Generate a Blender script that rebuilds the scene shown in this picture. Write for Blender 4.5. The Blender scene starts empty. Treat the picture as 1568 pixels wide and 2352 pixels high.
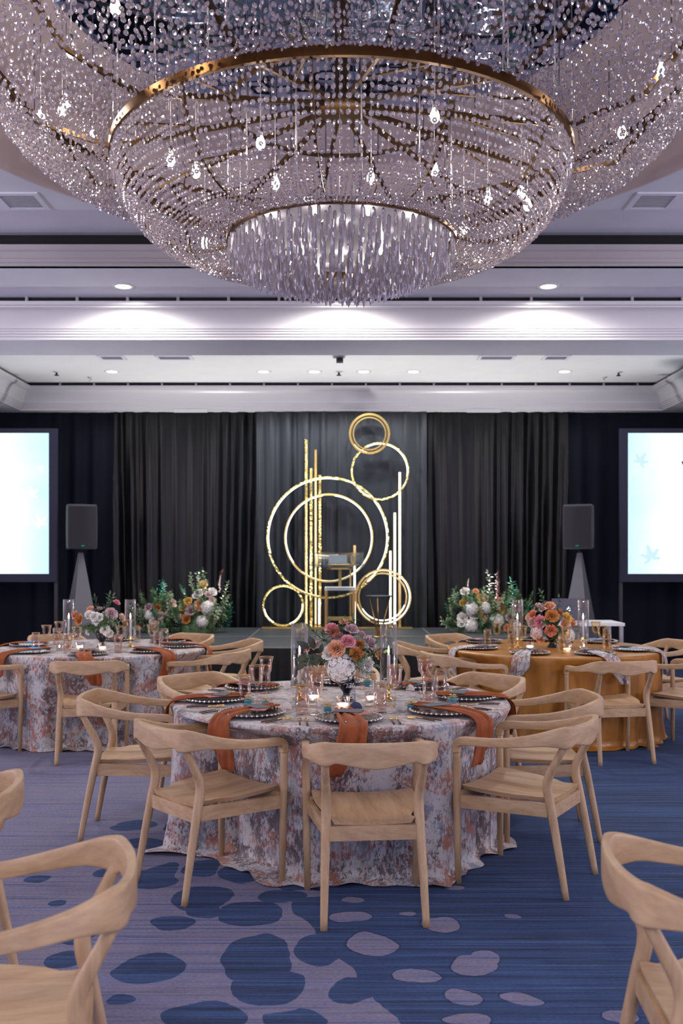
import bpy, bmesh, math, random
from math import sin, cos, pi, radians, sqrt, atan2
from mathutils import Vector, Matrix

S = bpy.context.scene
C = S.collection
rnd = random.Random(7)

# ------------------------------------------------------------------ camera, light, exposure
F, HOR, EYE = 2221.0, 1284.0, 1.54          # focal length in px of the 1568x2352 frame, horizon row, eye height
cd = bpy.data.cameras.new('camera'); cam = bpy.data.objects.new('camera', cd); C.objects.link(cam)
cam.location = (0, 0, EYE); cam.rotation_euler = (pi/2, 0, 0)
cd.sensor_fit = 'VERTICAL'; cd.sensor_height = 36; cd.sensor_width = 24
cd.lens = F/2352*36; cd.shift_y = (HOR-1176)/2352
cd.dof.use_dof = True; cd.dof.focus_distance = 4.9; cd.dof.aperture_fstop = 3.2
S.camera = cam
w = bpy.data.worlds.new('world'); S.world = w; w.use_nodes = True
w.node_tree.nodes['Background'].inputs[0].default_value = (.62, .62, .92, 1)
w.node_tree.nodes['Background'].inputs[1].default_value = .47
S.view_settings.view_transform = 'Standard'; S.view_settings.look = 'None'
S.view_settings.gamma = 1; S.view_settings.use_curve_mapping = False
S.view_settings.exposure = 0.02
cy = S.cycles
cy.max_bounces = 10; cy.diffuse_bounces = 3; cy.glossy_bounces = 4; cy.transmission_bounces = 8; cy.transparent_max_bounces = 16
cy.caustics_reflective = False; cy.caustics_refractive = False
cy.sample_clamp_indirect = 4; cy.use_denoising = True; cy.blur_glossy = .5

def lamp(name, kind, loc, power, col=(1, 1, 1), size=.5, rot=(0, 0, 0), **k):
    l = bpy.data.lights.new(name, kind); o = bpy.data.objects.new(name, l); C.objects.link(o)
    o.location = loc; o.rotation_euler = rot; l.energy = power; l.color = col
    if kind == 'AREA':
        l.shape = 'DISK'; l.size = size
    else:
        l.shadow_soft_size = size
    for a, b in k.items(): setattr(l, a, b)
    return o
# added fill lamps outside the frame, placed as if from further chandeliers
lamp('room_fill', 'POINT', (-6.6, 4.4, 3.5), 310, (1, .9, .84), .9)
lamp('room_fill', 'POINT', (6.6, 4.4, 3.5), 310, (1, .9, .84), .9)
lamp('room_fill', 'POINT', (0, -2.2, 3.5), 300, (1, .9, .84), .9)

for wx, wy in ((-8.2, 1.5), (-8.2, 6.5), (8.2, 1.5), (8.2, 6.5), (-2.6, -3.4), (2.6, -3.4)):     # added unseen lavender fill spots that brighten the ceilings
    d = Vector((0-wx*.55, (4.5-wy)*.35, 3.2)).normalized()
    lamp('ceiling_fill', 'SPOT', (wx, wy, 1.2), 300, (.68, .68, 1), .2, (-d).to_track_quat('Z', 'Y').to_euler()[:], spot_size=2.3, spot_blend=.7)
for ux in (-1.95, 1.9):                                  # wash lamps standing among the stage flowers
    lamp('flower_uplight', 'SPOT', (ux, 12.85, .75), 300, (1, .97, .93), .12, (pi+.45, 0, 0), spot_size=2.0, spot_blend=.8)

# ------------------------------------------------------------------ materials
def nodes(m):
    return m.node_tree.nodes, m.node_tree.links
def mat(name, col, rough=.5, metal=0, **k):
    m = bpy.data.materials.new(name); m.use_nodes = True
    b = m.node_tree.nodes['Principled BSDF']
    b.inputs['Base Color'].default_value = (*col, 1); b.inputs['Roughness'].default_value = rough
    b.inputs['Metallic'].default_value = metal
    for a, v in k.items():
        b.inputs[a.replace('_', ' ')].default_value = v
    return m
def N(m, typ, **k):
    n = m.node_tree.nodes.new(typ)
    for a, v in k.items():
        if hasattr(n, a): setattr(n, a, v)
        else: n.inputs[a.replace('_', ' ')].default_value = v
    return n
def L(m, a, b): m.node_tree.links.new(a, b)
def coords(m, scale=(1, 1, 1), out='Object'):
    t = N(m, 'ShaderNodeTexCoord'); mp = N(m, 'ShaderNodeMapping'); mp.inputs['Scale'].default_value = scale
    L(m, t.outputs[out], mp.inputs[0]); return mp.outputs[0]
def noise(m, vec, scale, detail=4, rough=.55, dist=0):
    n = N(m, 'ShaderNodeTexNoise'); n.inputs['Scale'].default_value = scale; n.inputs['Detail'].default_value = detail
    n.inputs['Roughness'].default_value = rough; n.inputs['Distortion'].default_value = dist
    L(m, vec, n.inputs['Vector']); return n.outputs['Fac']
def ramp(m, fac, stops):
    r = N(m, 'ShaderNodeValToRGB'); e = r.color_ramp.elements
    while len(e) < len(stops): e.new(.5)
    for q, (p, c) in zip(e, stops):
        q.position = p; q.color = (*c, 1) if len(c) == 3 else c
    L(m, fac, r.inputs[0]); return r.outputs[0]
def mixc(m, fac, a, b, typ='MIX'):
    n = N(m, 'ShaderNodeMixRGB', blend_type=typ)
    for s, x in ((0, fac), (1, a), (2, b)):
        if isinstance(x, (int, float)): n.inputs[s].default_value = x
        elif isinstance(x, tuple): n.inputs[s].default_value = (*x, 1)
        else: L(m, x, n.inputs[s])
    return n.outputs[0]
def math_(m, op, a, b=0):
    n = N(m, 'ShaderNodeMath', operation=op)
    for s, x in ((0, a), (1, b)):
        if isinstance(x, (int, float)): n.inputs[s].default_value = x
        else: L(m, x, n.inputs[s])
    return n.outputs[0]
def base(m, col): L(m, col, m.node_tree.nodes['Principled BSDF'].inputs['Base Color'])
def bump(m, h, strength=.3, dist=.01):
    b = N(m, 'ShaderNodeBump'); b.inputs['Strength'].default_value = strength; b.inputs['Distance'].default_value = dist
    L(m, h, b.inputs['Height']); L(m, b.outputs[0], m.node_tree.nodes['Principled BSDF'].inputs['Normal'])
def emit(name, col, strength):
    m = bpy.data.materials.new(name); m.use_nodes = True; n, l = nodes(m); n.clear()
    o = n.new('ShaderNodeOutputMaterial'); e = n.new('ShaderNodeEmission')
    e.inputs[0].default_value = (*col, 1); e.inputs[1].default_value = strength; l.new(e.outputs[0], o.inputs[0]); return m
def thin_glass(name, tint, rough=.02, refl=.35):
    m = bpy.data.materials.new(name); m.use_nodes = True; n, l = nodes(m); n.clear()
    o = n.new('ShaderNodeOutputMaterial'); t = n.new('ShaderNodeBsdfTransparent'); g = n.new('ShaderNodeBsdfGlossy')
    t.inputs[0].default_value = (*tint, 1); g.inputs['Roughness'].default_value = rough
    g.inputs['Color'].default_value = (1, .97, .95, 1)
    lw = n.new('ShaderNodeLayerWeight'); lw.inputs[0].default_value = refl
    x = n.new('ShaderNodeMixShader'); l.new(lw.outputs['Facing'], x.inputs[0])
    p = n.new('ShaderNodeMath'); p.operation = 'POWER'; p.inputs[1].default_value = 1.25
    l.new(lw.outputs['Facing'], p.inputs[0]); l.new(p.outputs[0], x.inputs[0])
    l.new(t.outputs[0], x.inputs[1]); l.new(g.outputs[0], x.inputs[2]); l.new(x.outputs[0], o.inputs[0]); return m

def wood(name, stretch, tone=1.0):
    m = mat(name, (.5, .36, .24), .5)
    v = coords(m, stretch)
    a = noise(m, v, 11, 6, .65, .9); b = noise(m, v, 60, 3, .7)
    c = ramp(m, a, [(.3, (.42*tone, .265*tone, .140*tone)), (.55, (.58*tone, .40*tone, .235*tone)), (.75, (.68*tone, .495*tone, .31*tone))])
    c = mixc(m, .25, c, ramp(m, b, [(.35, (.36, .22, .13)), (.6, (.85, .72, .56))]), 'MULTIPLY')
    base(m, c); bump(m, b, .12, .002); return m
WOOD_LEG = wood('pale_oak_leg', (1, 1, .12)); WOOD_SEAT = wood('pale_oak_seat', (1, .14, 1), 1.05); WOOD_RAIL = wood('pale_oak_rail', (.25, .25, 1))

def carpet_material():
    m = mat('blue_streaked_carpet', (.2, .22, .32), .95)
    t = N(m, 'ShaderNodeTexCoord'); o = t.outputs['Object']
    nd = N(m, 'ShaderNodeTexNoise'); nd.inputs['Scale'].default_value = 3.2; nd.inputs['Detail'].default_value = 1.5
    L(m, o, nd.inputs['Vector'])
    s1 = N(m, 'ShaderNodeVectorMath', operation='SUBTRACT'); L(m, nd.outputs['Color'], s1.inputs[0]); s1.inputs[1].default_value = (.5, .5, .5)
    s2 = N(m, 'ShaderNodeVectorMath', operation='MULTIPLY'); L(m, s1.outputs[0], s2.inputs[0]); s2.inputs[1].default_value = (.16, .16, 0)
    s3 = N(m, 'ShaderNodeVectorMath', operation='ADD'); L(m, o, s3.inputs[0]); L(m, s2.outputs[0], s3.inputs[1]); 
    n2 = N(m, 'ShaderNodeTexNoise'); n2.inputs['Scale'].default_value = 13; n2.inputs['Detail'].default_value = 2; L(m, o, n2.inputs['Vector'])
    s4 = N(m, 'ShaderNodeVectorMath', operation='MULTIPLY_ADD'); L(m, n2.outputs['Color'], s4.inputs[0]); s4.inputs[1].default_value = (.026, .03, 0); L(m, s3.outputs[0], s4.inputs[2])
    s5 = N(m, 'ShaderNodeVectorMath', operation='SUBTRACT'); L(m, s4.outputs[0], s5.inputs[0]); s5.inputs[1].default_value = (.013, .015, 0); P = s5.outputs[0]
    def floor_pt(u, v): d = EYE*F/(v-HOR); return ((u-784)*d/F, d)
    def ell(u, v, hu, hv):
        x, d = floor_pt(u, v); _, d0 = floor_pt(u, v+hv); _, d1 = floor_pt(u, v-hv)
        y = (d0+d1)/2; hx = hu*d/F; hy = max(.03, (d1-d0)/2)
        a = N(m, 'ShaderNodeVectorMath', operation='SUBTRACT'); L(m, P, a.inputs[0]); a.inputs[1].default_value = (x, y, 0)
        b = N(m, 'ShaderNodeVectorMath', operation='MULTIPLY'); L(m, a.outputs[0], b.inputs[0]); b.inputs[1].default_value = (1/hx, 1/hy, 0)
        c = N(m, 'ShaderNodeVectorMath', operation='LENGTH'); L(m, b.outputs[0], c.inputs[0]); return c.outputs['Value']
    def union(lst):
        r = None
        for e in lst:
            q = ell(*e); r = q if r is None else math_(m, 'MINIMUM', r, q)
        return r
    dark = union([(312, 1895, 47, 14), (390, 1897, 16, 12), (335, 1937, 60, 14), (345, 2020, 56, 24), (375, 2002, 36, 20), (241, 2003, 25, 12), (80, 2020, 29, 9),
                  (129, 2081, 24, 9), (284, 2075, 14, 9), (462, 2066, 76, 31), (470, 2097, 46, 15), (388, 2125, 56, 18), (585, 2101, 78, 26),
                  (468, 1994, 45, 18), (558, 2008, 54, 20), (640, 2062, 56, 16), (348, 2222, 78, 30), (593, 2200, 72, 56), (615, 2264, 84, 36),
                  (281, 2293, 36, 16), (464, 2332, 104, 40), (675, 2338, 80, 30), (147, 2204, 49, 20), (174, 2150, 46, 22), (810, 2276, 56, 32),
                  (728, 2180, 52, 34), (60, 2330, 50, 20)])
    light = union([(805, 2106, 49, 13), (816, 2067, 32, 7), (941, 2102, 18, 6), (1013, 2125, 46, 14), (1175, 2102, 15, 5), (851, 2168, 49, 25),
                   (747, 2188, 23, 8), (1090, 2218, 46, 22), (1118, 2200, 30, 18), (964, 2239, 61, 17), (1060, 2293, 35, 22), (1190, 2297, 50, 14),
                   (1077, 2352, 52, 14), (1424, 2336, 44, 16), (1040, 2040, 28, 5), (690, 2055, 48, 10)])
    sp = N(m, 'ShaderNodeSeparateXYZ'); L(m, P, sp.inputs[0])
    side = math_(m, 'ADD', sp.outputs[0], math_(m, 'MULTIPLY', math_(m, 'SUBTRACT', sp.outputs[1], 4.7), .36))
    side = math_(m, 'ADD', side, .36)
    navy = math_(m, 'GREATER_THAN', side, 0)                       # the blue half of the pattern
    inlight = math_(m, 'LESS_THAN', light, 1); indark = math_(m, 'LESS_THAN', dark, 1)
    rim = math_(m, 'LESS_THAN', light, 1.10)
    half = math_(m, 'MULTIPLY', navy, math_(m, 'SUBTRACT', 1, inlight))
    D = math_(m, 'MAXIMUM', half, indark)
    vs = coords(m, (.7, 44, 1)); vf = coords(m, (60, 190, 1))
    st = noise(m, vs, 1.2, 6, .72); fine = noise(m, vf, 1, 3, .7); big = noise(m, o, .6, 2)
    lightc = ramp(m, st, [(.34, (.050, .085, .24)), (.44, (.135, .14, .235)), (.52, (.245, .21, .255)), (.57, (.11, .16, .37)), (.63, (.25, .185, .165)), (.70, (.21, .26, .48))])
    darkc = ramp(m, st, [(.30, (.006, .010, .024)), (.44, (.016, .036, .095)), (.58, (.034, .078, .20)), (.72, (.085, .14, .29))])
    rimc = mixc(m, 1, darkc, (.6, .6, .65), 'MULTIPLY')
    darkc = mixc(m, math_(m, 'MULTIPLY', rim, half), darkc, rimc)
    c = mixc(m, D, lightc, darkc)
    c = mixc(m, .75, c, ramp(m, fine, [(.3, (.55, .55, .55)), (.7, (1.35, 1.35, 1.35))]), 'MULTIPLY')
    c = mixc(m, .4, c, ramp(m, big, [(.35, (.8, .85, 1.0)), (.65, (1.1, 1.05, 1.0))]), 'MULTIPLY')
    base(m, c); bump(m, fine, .35, .004); return m
CARPET = carpet_material()

def floral_material():
    m = mat('printed_floral_cloth', (.6, .57, .57), .55, Sheen_Weight=.15)
    v = coords(m, (1, 1, .8)); vs = coords(m, (1, 1, .45))
    fine = noise(m, vs, 75, 5, .8); mid = noise(m, v, 17, 5, .7, .8)
    def blot(scale, thr, off, soft=.05):
        mp = N(m, 'ShaderNodeMapping'); mp.inputs['Location'].default_value = (off, off*1.7, off*.6); L(m, v, mp.inputs[0])
        a = noise(m, mp.outputs[0], scale, 5, .74, .6)
        a = math_(m, 'ADD', math_(m, 'MULTIPLY', a, .62), math_(m, 'MULTIPLY', fine, .38))
        r = N(m, 'ShaderNodeMapRange'); r.inputs[1].default_value = thr; r.inputs[2].default_value = thr+soft; L(m, a, r.inputs[0]); return r.outputs[0]
    c = mixc(m, mid, (.43, .41, .41), (.60, .575, .57))
    c = mixc(m, blot(7.0, .503, 9.1), c, (.25, .28, .33))
    c = mixc(m, blot(7.0, .503, 3.7), c, (.38, .17, .12))
    c = mixc(m, blot(6.5, .503, 21.3), c, (.115, .08, .085))
    c = mixc(m, blot(10.0, .55, 14.9), c, (.40, .13, .09))
    base(m, c); bump(m, fine, .05, .001); return m
FLORAL = floral_material()

def velvet(name, a, b, sheen=.6, scale=14):
    m = mat(name, a, .75, 0, Sheen_Weight=sheen, Sheen_Roughness=.4)
    m.node_tree.nodes['Principled BSDF'].inputs['Sheen Tint'].default_value = (*[min(1, x*3+.1) for x in b], 1)
    base(m, ramp(m, noise(m, coords(m), scale, 4), [(.35, a), (.68, b)])); return m
RUST = velvet('rust_velvet', (.215, .042, .005), (.32, .072, .009), .2)
OCHRE = mat('ochre_satin', (.50, .21, .035), .36)
base(OCHRE, ramp(OCHRE, noise(OCHRE, coords(OCHRE, (1, 1, .3)), 12, 3), [(.35, (.34, .13, .016)), (.7, (.46, .20, .03))]))
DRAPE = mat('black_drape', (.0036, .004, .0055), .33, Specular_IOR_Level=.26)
DRAPE_LIT = mat('lit_black_drape', (.019, .023, .029), .38, Specular_IOR_Level=.35)  # same black cloth, greyed so the centre wash sits in its colour
DRAPE_SPILL = mat('black_drape_blue_spill', (.004, .0045, .013), .7, Specular_IOR_Level=.15)  # blue spill of the screens mixed into the black cloth colour
SKIRT = mat('black_stage_skirt', (.006, .006, .008), .8)
def plaster(name, c1, c2):
    m = mat(name, c1, .7); base(m, ramp(m, noise(m, coords(m), 3, 3), [(.35, c1), (.65, c2)])); return m
CEIL = plaster('ceiling_paint', (.74, .74, .80), (.78, .78, .84)); CEIL_ST = plaster('stage_ceiling_paint', (.86, .86, .87), (.89, .89, .90))
RECESS = plaster('rose_grey_paint', (.62, .53, .55), (.67, .57, .59))
CROWN = mat('crown_paint', (.66, .645, .665), .28); BLACK = mat('matte_black', (.006, .006, .007), .8); WHITE = mat('white_paint', (.75, .75, .75), .5)
FASCIA = mat('fascia_paint', (.42, .385, .40), .5); GRILLE = mat('grille_grey', (.45, .44, .48), .6)
MIRROR = mat('blue_reflection_mirror', (.44, .54, .80), .06, 1)  # mirror colour tinted to strengthen the blue of the reflected carpet
bump(MIRROR, noise(MIRROR, coords(MIRROR), 2.2, 2), .25, .12)
BRASS = mat('brown_brass', (.15, .075, .030), .34, 1); ROD = mat('grey_steel_rod', (.35, .34, .36), .3, 1); RIBM = mat('aged_brass_rib', (.10, .058, .026), .45, .9)
GOLD = mat('gold_metal', (.78, .55, .20), .22, 1); BRONZE = mat('bronze_gold_metal', (.45, .27, .10), .28, 1)
def sequin():
    m = mat('gold_sequin', (.85, .62, .18), .2, 1)
    v = N(m, 'ShaderNodeTexVoronoi'); v.inputs['Scale'].default_value = 55; L(m, coords(m), v.inputs['Vector'])
    base(m, ramp(m, v.outputs['Color'], [(.15, (.50, .32, .06)), (.55, (.95, .74, .26)), (.9, (1, .92, .6))]))
    bump(m, v.outputs['Distance'], .8, .02); return m
SEQUIN = sequin()
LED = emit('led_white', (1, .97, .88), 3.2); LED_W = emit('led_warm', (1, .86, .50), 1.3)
BULB = emit('bulb_glow', (1, .86, .70), 130); LAMP = emit('downlight_glow', (1, .98, .95), 14); FLAME = emit('flame_glow', (1, .72, .40), 40); TEA = emit('tealight_glow', (1, .80, .58), 12)
def crystal(name, tint, k):
    m = bpy.data.materials.new(name); m.use_nodes = True; n, l = nodes(m); n.clear()
    o = n.new('ShaderNodeOutputMaterial'); g = n.new('ShaderNodeBsdfGlass'); g.inputs['IOR'].default_value = 1.5; g.inputs['Roughness'].default_value = .03
    g.inputs['Color'].default_value = (*tint, 1)
    s = n.new('ShaderNodeBsdfGlossy'); s.inputs['Color'].default_value = (*tint, 1); s.inputs['Roughness'].default_value = .06
    d = n.new('ShaderNodeBsdfTranslucent'); d.inputs['Color'].default_value = (*tint, 1)
    d2 = n.new('ShaderNodeBsdfDiffuse'); d2.inputs['Color'].default_value = (*tint, 1)
    xd = n.new('ShaderNodeMixShader'); xd.inputs[0].default_value = .5; l.new(d.outputs[0], xd.inputs[1]); l.new(d2.outputs[0], xd.inputs[2])
    x = n.new('ShaderNodeMixShader'); x.inputs[0].default_value = .42; l.new(g.outputs[0], x.inputs[1]); l.new(s.outputs[0], x.inputs[2])
    y = n.new('ShaderNodeMixShader'); y.inputs[0].default_value = k; l.new(x.outputs[0], y.inputs[1]); l.new(xd.outputs[0], y.inputs[2])
    l.new(y.outputs[0], o.inputs[0]); return m
CRYSTAL = crystal('cut_crystal', (1, .95, .97), .14); PRISM = crystal('clear_crystal_prism', (1, .96, 1), .24)
DIFF = mat('frosted_disc', (.80, .74, .78), .5, Transmission_Weight=.0)
GLASS = thin_glass('clear_glass', (.93, .94, .96), .02, .25); PINK = thin_glass('blush_glass', (.978, .915, .89), .02, .3); AMBER = thin_glass('amber_glass', (.975, .91, .79), .02, .3)
ACRYL = thin_glass('acrylic', (.86, .89, .92), .05, .35); FROST = thin_glass('cut_glass_votive', (.9, .86, .86), .15, .5)
WAX = mat('ivory_wax', (.82, .74, .66), .4, Subsurface_Weight=.2); WICK = mat('wick', (.03, .02, .02), .9)
VASE = mat('black_vase', (.012, .012, .022), .25); NAVY = mat('navy_card', (.045, .05, .12), .6); SLATE = mat('slate_card', (.065, .085, .105), .55)
CREAM = mat('cream_card', (.70, .66, .62), .6); ROSECARD = mat('rose_card', (.45, .13, .12), .6); TEAL = mat('teal_macaron', (.09, .30, .33), .7); RIBBON = mat('yellow_ribbon', (.62, .45, .16), .45)
CHARGER = mat('smoked_beaded_glass', (.30, .25, .24), .16, .8); BEADRIM = mat('silver_bead_rim', (.62, .58, .56), .12, 1)
DARKWOOD = mat('dark_handle', (.07, .03, .025), .4); INK = mat('white_ink', (.9, .9, .9), .5); BLUECARD = emit('blue_lit_card', (0, 0, 0), 0)
BLUEC = mat('blue_card', (.10, .30, .62), .5)
SPK = mat('speaker_black', (.035, .034, .042), .55); SPKG = mat('speaker_grille', (.012, .012, .016), .45, .3); STRETCH = mat('grey_stretch_cover', (.13, .125, .145), .7)
FRAME = mat('screen_border_blue_spill', (.014, .016, .045), .6); ALU = mat('aluminium', (.55, .56, .60), .3, .9)  # border black carries the blue screen spill in its colour
DECK = mat('stage_deck', (.05, .06, .07), .6)
base(DECK, ramp(DECK, noise(DECK, coords(DECK), 25, 5), [(.3, (.020, .025, .03)), (.7, (.038, .046, .052))]))
TRIMM = mat('deck_edge', (.42, .44, .45), .35, .8)
def leafm(n, a, b): 
    m = mat(n, a, .5); base(m, ramp(m, noise(m, coords(m), 18, 2), [(.35, a), (.65, b)])); return m
LEAF = leafm('green_leaf', (.035, .085, .03), (.09, .17, .06)); LEAF_V = leafm('variegated_leaf', (.10, .16, .08), (.38, .42, .30)); LEAF_D = leafm('dark_magnolia_leaf', (.018, .022, .016), (.07, .075, .03))
LEAF_B = leafm('emerald_leaf', (.01, .10, .07), (.03, .20, .12)); LEAF_R = leafm('burgundy_leaf', (.10, .02, .03), (.20, .06, .06))
def petal(n, a, b):
    m = mat(n, a, .55, Subsurface_Weight=.05); base(m, ramp(m, noise(m, coords(m), 1.5, 2), [(.3, a), (.7, b)])); return m
PET = dict(pink=petal('pink_petal', (.72, .22, .28), (.85, .40, .44)), peach=petal('peach_petal', (.78, .34, .17), (.85, .50, .32)), orange=petal('burnt_orange_petal', (.55, .20, .05), (.70, .32, .10)),
           mauve=petal('mauve_petal', (.52, .34, .38), (.70, .52, .54)), rust=petal('rust_petal', (.40, .13, .08), (.55, .22, .15)), white=petal('white_petal', (.86, .82, .78), (.92, .89, .85)),
           blush=petal('blush_petal', (.72, .50, .46), (.82, .64, .60)), yellow=petal('yellow_petal', (.72, .42, .08), (.85, .58, .16)), coral=petal('coral_petal', (.72, .22, .10), (.80, .36, .22)))

# ------------------------------------------------------------------ mesh helpers
class MB:
    def __init__(s): s.v = []; s.f = []; s.m = []; s.e = []
    def add(s, vs, fs, mi=0):
        o = len(s.v); s.v += [tuple(p) for p in vs]; s.f += [tuple(i+o for i in f) for f in fs]; s.m += [mi]*len(fs); return s
    def box(s, x0, x1, y0, y1, z0, z1, M=None):
        vs = [Vector(p) for p in ((x0, y0, z0), (x1, y0, z0), (x1, y1, z0), (x0, y1, z0), (x0, y0, z1), (x1, y0, z1), (x1, y1, z1), (x0, y1, z1))]
        if M is not None: vs = [M @ p for p in vs]
        return s.add(vs, [(3, 2, 1, 0), (4, 5, 6, 7), (0, 1, 5, 4), (1, 2, 6, 5), (2, 3, 7, 6), (3, 0, 4, 7)])
    def lathe(s, prof, n=24, M=None, ripple=None):
        vs = []; fs = []
        for r, z in prof:
            for k in range(n):
                a = 2*pi*k/n; rr = max(r, 1e-4)*(1+(ripple(a, z) if ripple else 0)); vs.append(Vector((rr*cos(a), rr*sin(a), z)))
        for i in range(len(prof)-1):
            for k in range(n):
                k2 = (k+1) % n; fs.append((i*n+k, i*n+k2, (i+1)*n+k2, (i+1)*n+k))
        if M is not None: vs = [M @ p for p in vs]
        return s.add(vs, fs)
    def sweep(s, pts, secs, sides=None, closed=False, caps=True):
        """pts: path, secs: list of 2-D loops (a along side, b along normal) per point, sides: side vectors"""
        n = len(pts); k = len(secs[0]); vs = []; fs = []; pts = [Vector(p) for p in pts]
        ref = None
        for i, p in enumerate(pts):
            if closed: t = pts[(i+1) % n]-pts[i-1]
            else: t = pts[min(i+1, n-1)]-pts[max(i-1, 0)]
            t.normalize()
            if sides: a = Vector(sides[i]); a -= t*a.dot(t); a.normalize()
            else:
                if ref is None: ref = Vector((1, 0, 0)) if abs(t.x) < .8 else Vector((0, 1, 0))
                a = ref-t*ref.dot(t); a.normalize(); ref = a
            b = t.cross(a)
            for x, y in secs[i]: vs.append(p+a*x+b*y)
        for i in range(n if closed else n-1):
            j = (i+1) % n
            for q in range(k):
                q2 = (q+1) % k; fs.append((i*k+q, i*k+q2, j*k+q2, j*k+q))
        if caps and not closed:
            fs.append(tuple(range(k))[::-1]); fs.append(tuple((n-1)*k+q for q in range(k)))
        return s.add(vs, fs)
    def tube(s, pts, r, k=8, closed=False):
        rs = r if isinstance(r, (list, tuple)) else [r]*len(pts)
        return s.sweep(pts, [[(q*cos(2*pi*i/k), q*sin(2*pi*i/k)) for i in range(k)] for q in rs], closed=closed)
    def grid(s, fn, nu, nv, closed_u=False):
        vs = [fn(i/(nu if closed_u else nu-1), j/(nv-1)) for j in range(nv) for i in range(nu)]; fs = []
        for j in range(nv-1):
            for i in range(nu if closed_u else nu-1):
                i2 = (i+1) % nu; fs.append((j*nu+i, j*nu+i2, (j+1)*nu+i2, (j+1)*nu+i))
        return s.add(vs, fs)
    def mesh(s, name, mats, smooth=True):
        me = bpy.data.meshes.new(name); me.from_pydata(s.v, s.e, s.f)
        for q in (mats if isinstance(mats, (list, tuple)) else [mats]): me.materials.append(q)
        if any(s.m): me.polygons.foreach_set('material_index', s.m)
        if smooth: me.polygons.foreach_set('use_smooth', [True]*len(s.f))
        me.update()
        return me
def link(name, me, parent=None, loc=None, rot=None):
    o = bpy.data.objects.new(name, me); C.objects.link(o)
    if parent: o.parent = parent
    if loc is not None: o.location = loc
    if rot is not None: o.rotation_euler = rot
    return o
def part(name, mb, m, parent, smooth=True, sharp=None, **k):
    me = mb.mesh(name, m, smooth)
    if sharp: me.set_sharp_from_angle(angle=radians(sharp))
    return link(name, me, parent, **k)
def tag(o, label, cat, group=None):
    o['label'] = label; o['category'] = cat
    if group: o['group'] = group
    return o
def thing(name, label, cat, loc=(0, 0, 0), rotz=0, group=None):
    o = bpy.data.objects.new(name, None); C.objects.link(o); o.empty_display_size = .1
    o.location = loc; o.rotation_euler = (0, 0, rotz); return tag(o, label, cat, group)
def struct(name, mb, m, smooth=False, parent=None, sharp=None):
    o = part(name, mb, m, parent, smooth, sharp)
    if parent is None: o['kind'] = 'structure'
    return o
CH = {}
def kids(o):
    if o.name not in CH or len(CH[o.name]) != len(o.children): CH[o.name] = list(o.children)
    return CH[o.name]
def dup(root, loc, rotz, label, group=None, scale=None):
    r = root.copy(); C.objects.link(r); r.location = loc; r.rotation_euler = (0, 0, rotz); r['label'] = label
    if scale: r.scale = (scale,)*3
    if group: r['group'] = group
    def rec(a, b):
        for ch in kids(a):
            c = ch.copy(); C.objects.link(c); c.parent = b; rec(ch, c)
    rec(root, r); return r
def catmull(P, n):
    P = [Vector(p) for p in P]; out = []
    for i in range(len(P)-1):
        a, b, c, d = P[max(i-1, 0)], P[i], P[i+1], P[min(i+2, len(P)-1)]
        for k in range(n):
            t = k/n; out.append(.5*((2*b)+(c-a)*t+(2*a-5*b+4*c-d)*t*t+(3*b-a-3*c+d)*t**3))
    out.append(P[-1]); return out
def px(u, v, d): return Vector(((u-784)*d/F, d, EYE+(HOR-v)*d/F))
def supersec(wd, h, k=12, e=3.2):
    o = []
    for i in range(k):
        a = 2*pi*(i+.5)/k; c, s_ = cos(a), sin(a)
        o.append((wd/2*abs(c)**(2/e)*(1 if c > 0 else -1), h/2*abs(s_)**(2/e)*(1 if s_ > 0 else -1)))
    return o

# ------------------------------------------------------------------ room shell
TX, TY = 0.0, 5.4                                        # chandelier and middle table axis
struct('floor', MB().box(-9, 9, -4, 14.2, -.1, 0), CARPET)
struct('wall_back', MB().box(-9, 9, 13.9, 14.1, 0, 4.4), BLACK)
struct('wall_left', MB().box(-9.1, -9, -4, 14, 0, 4.6), RECESS)
struct('wall_right', MB().box(9, 9.1, -4, 14, 0, 4.6), RECESS)
ZC, ZU, ZB, YB0, YB1, YF = 3.93, 4.22, 3.58, 9.0, 9.68, 7.90
RR = 2.6
def ceiling_upper():
    mb = MB(); n = 96; vs = []; fs = []
    for k in range(n):
        a = 2*pi*k/n; c, s_ = cos(a), sin(a); vs.append((TX+RR*c, TY+RR*s_, ZU))
        x = 9 if c > 0 else -9; tx = (9/abs(c)) if abs(c) > 1e-6 else 1e9
        ty = ((8.15-TY)/s_) if s_ > 1e-6 else ((TY+4)/-s_ if s_ < -1e-6 else 1e9); t = min(tx, ty); vs.append((TX+t*c, TY+t*s_, ZU))
    for k in range(n): j = (k+1) % n; fs.append((2*k, 2*j, 2*j+1, 2*k+1))
    mb.add(vs, fs)
    for sx in (-1, 1):                                   # the far corners the fan leaves open
        for yy in (8.15, -4):
            mb.box(min(sx*7.5, sx*9), max(sx*7.5, sx*9), min(yy, yy-.6 if yy > 0 else yy+.6), max(yy, yy-.6 if yy > 0 else yy+.6), ZU+.001, ZU+.05)
    return mb
struct('ceiling', ceiling_upper(), CEIL)
rc = MB().lathe([(RR+.03, ZU-.001), (RR, ZU-.03), (RR-.02, ZU-.03), (RR-.02, ZU+.02), (RR, ZU+.06), (RR, 4.8), (0, 4.8)], 96, Matrix.Translation((TX, TY, 0)))
struct('ceiling_recess', rc, RECESS, True, sharp=40)
mr = MB().lathe([(1.68, 4.798), (1.68, 4.785), (0, 4.785)], 72, Matrix.Translation((TX, TY, 0)))
struct('ceiling_mirror', mr, MIRROR)
struct('ceiling_border', MB().box(-9, 9, YF, YB0+.1, ZC, ZC+.04), CEIL)
fas = MB()
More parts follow.
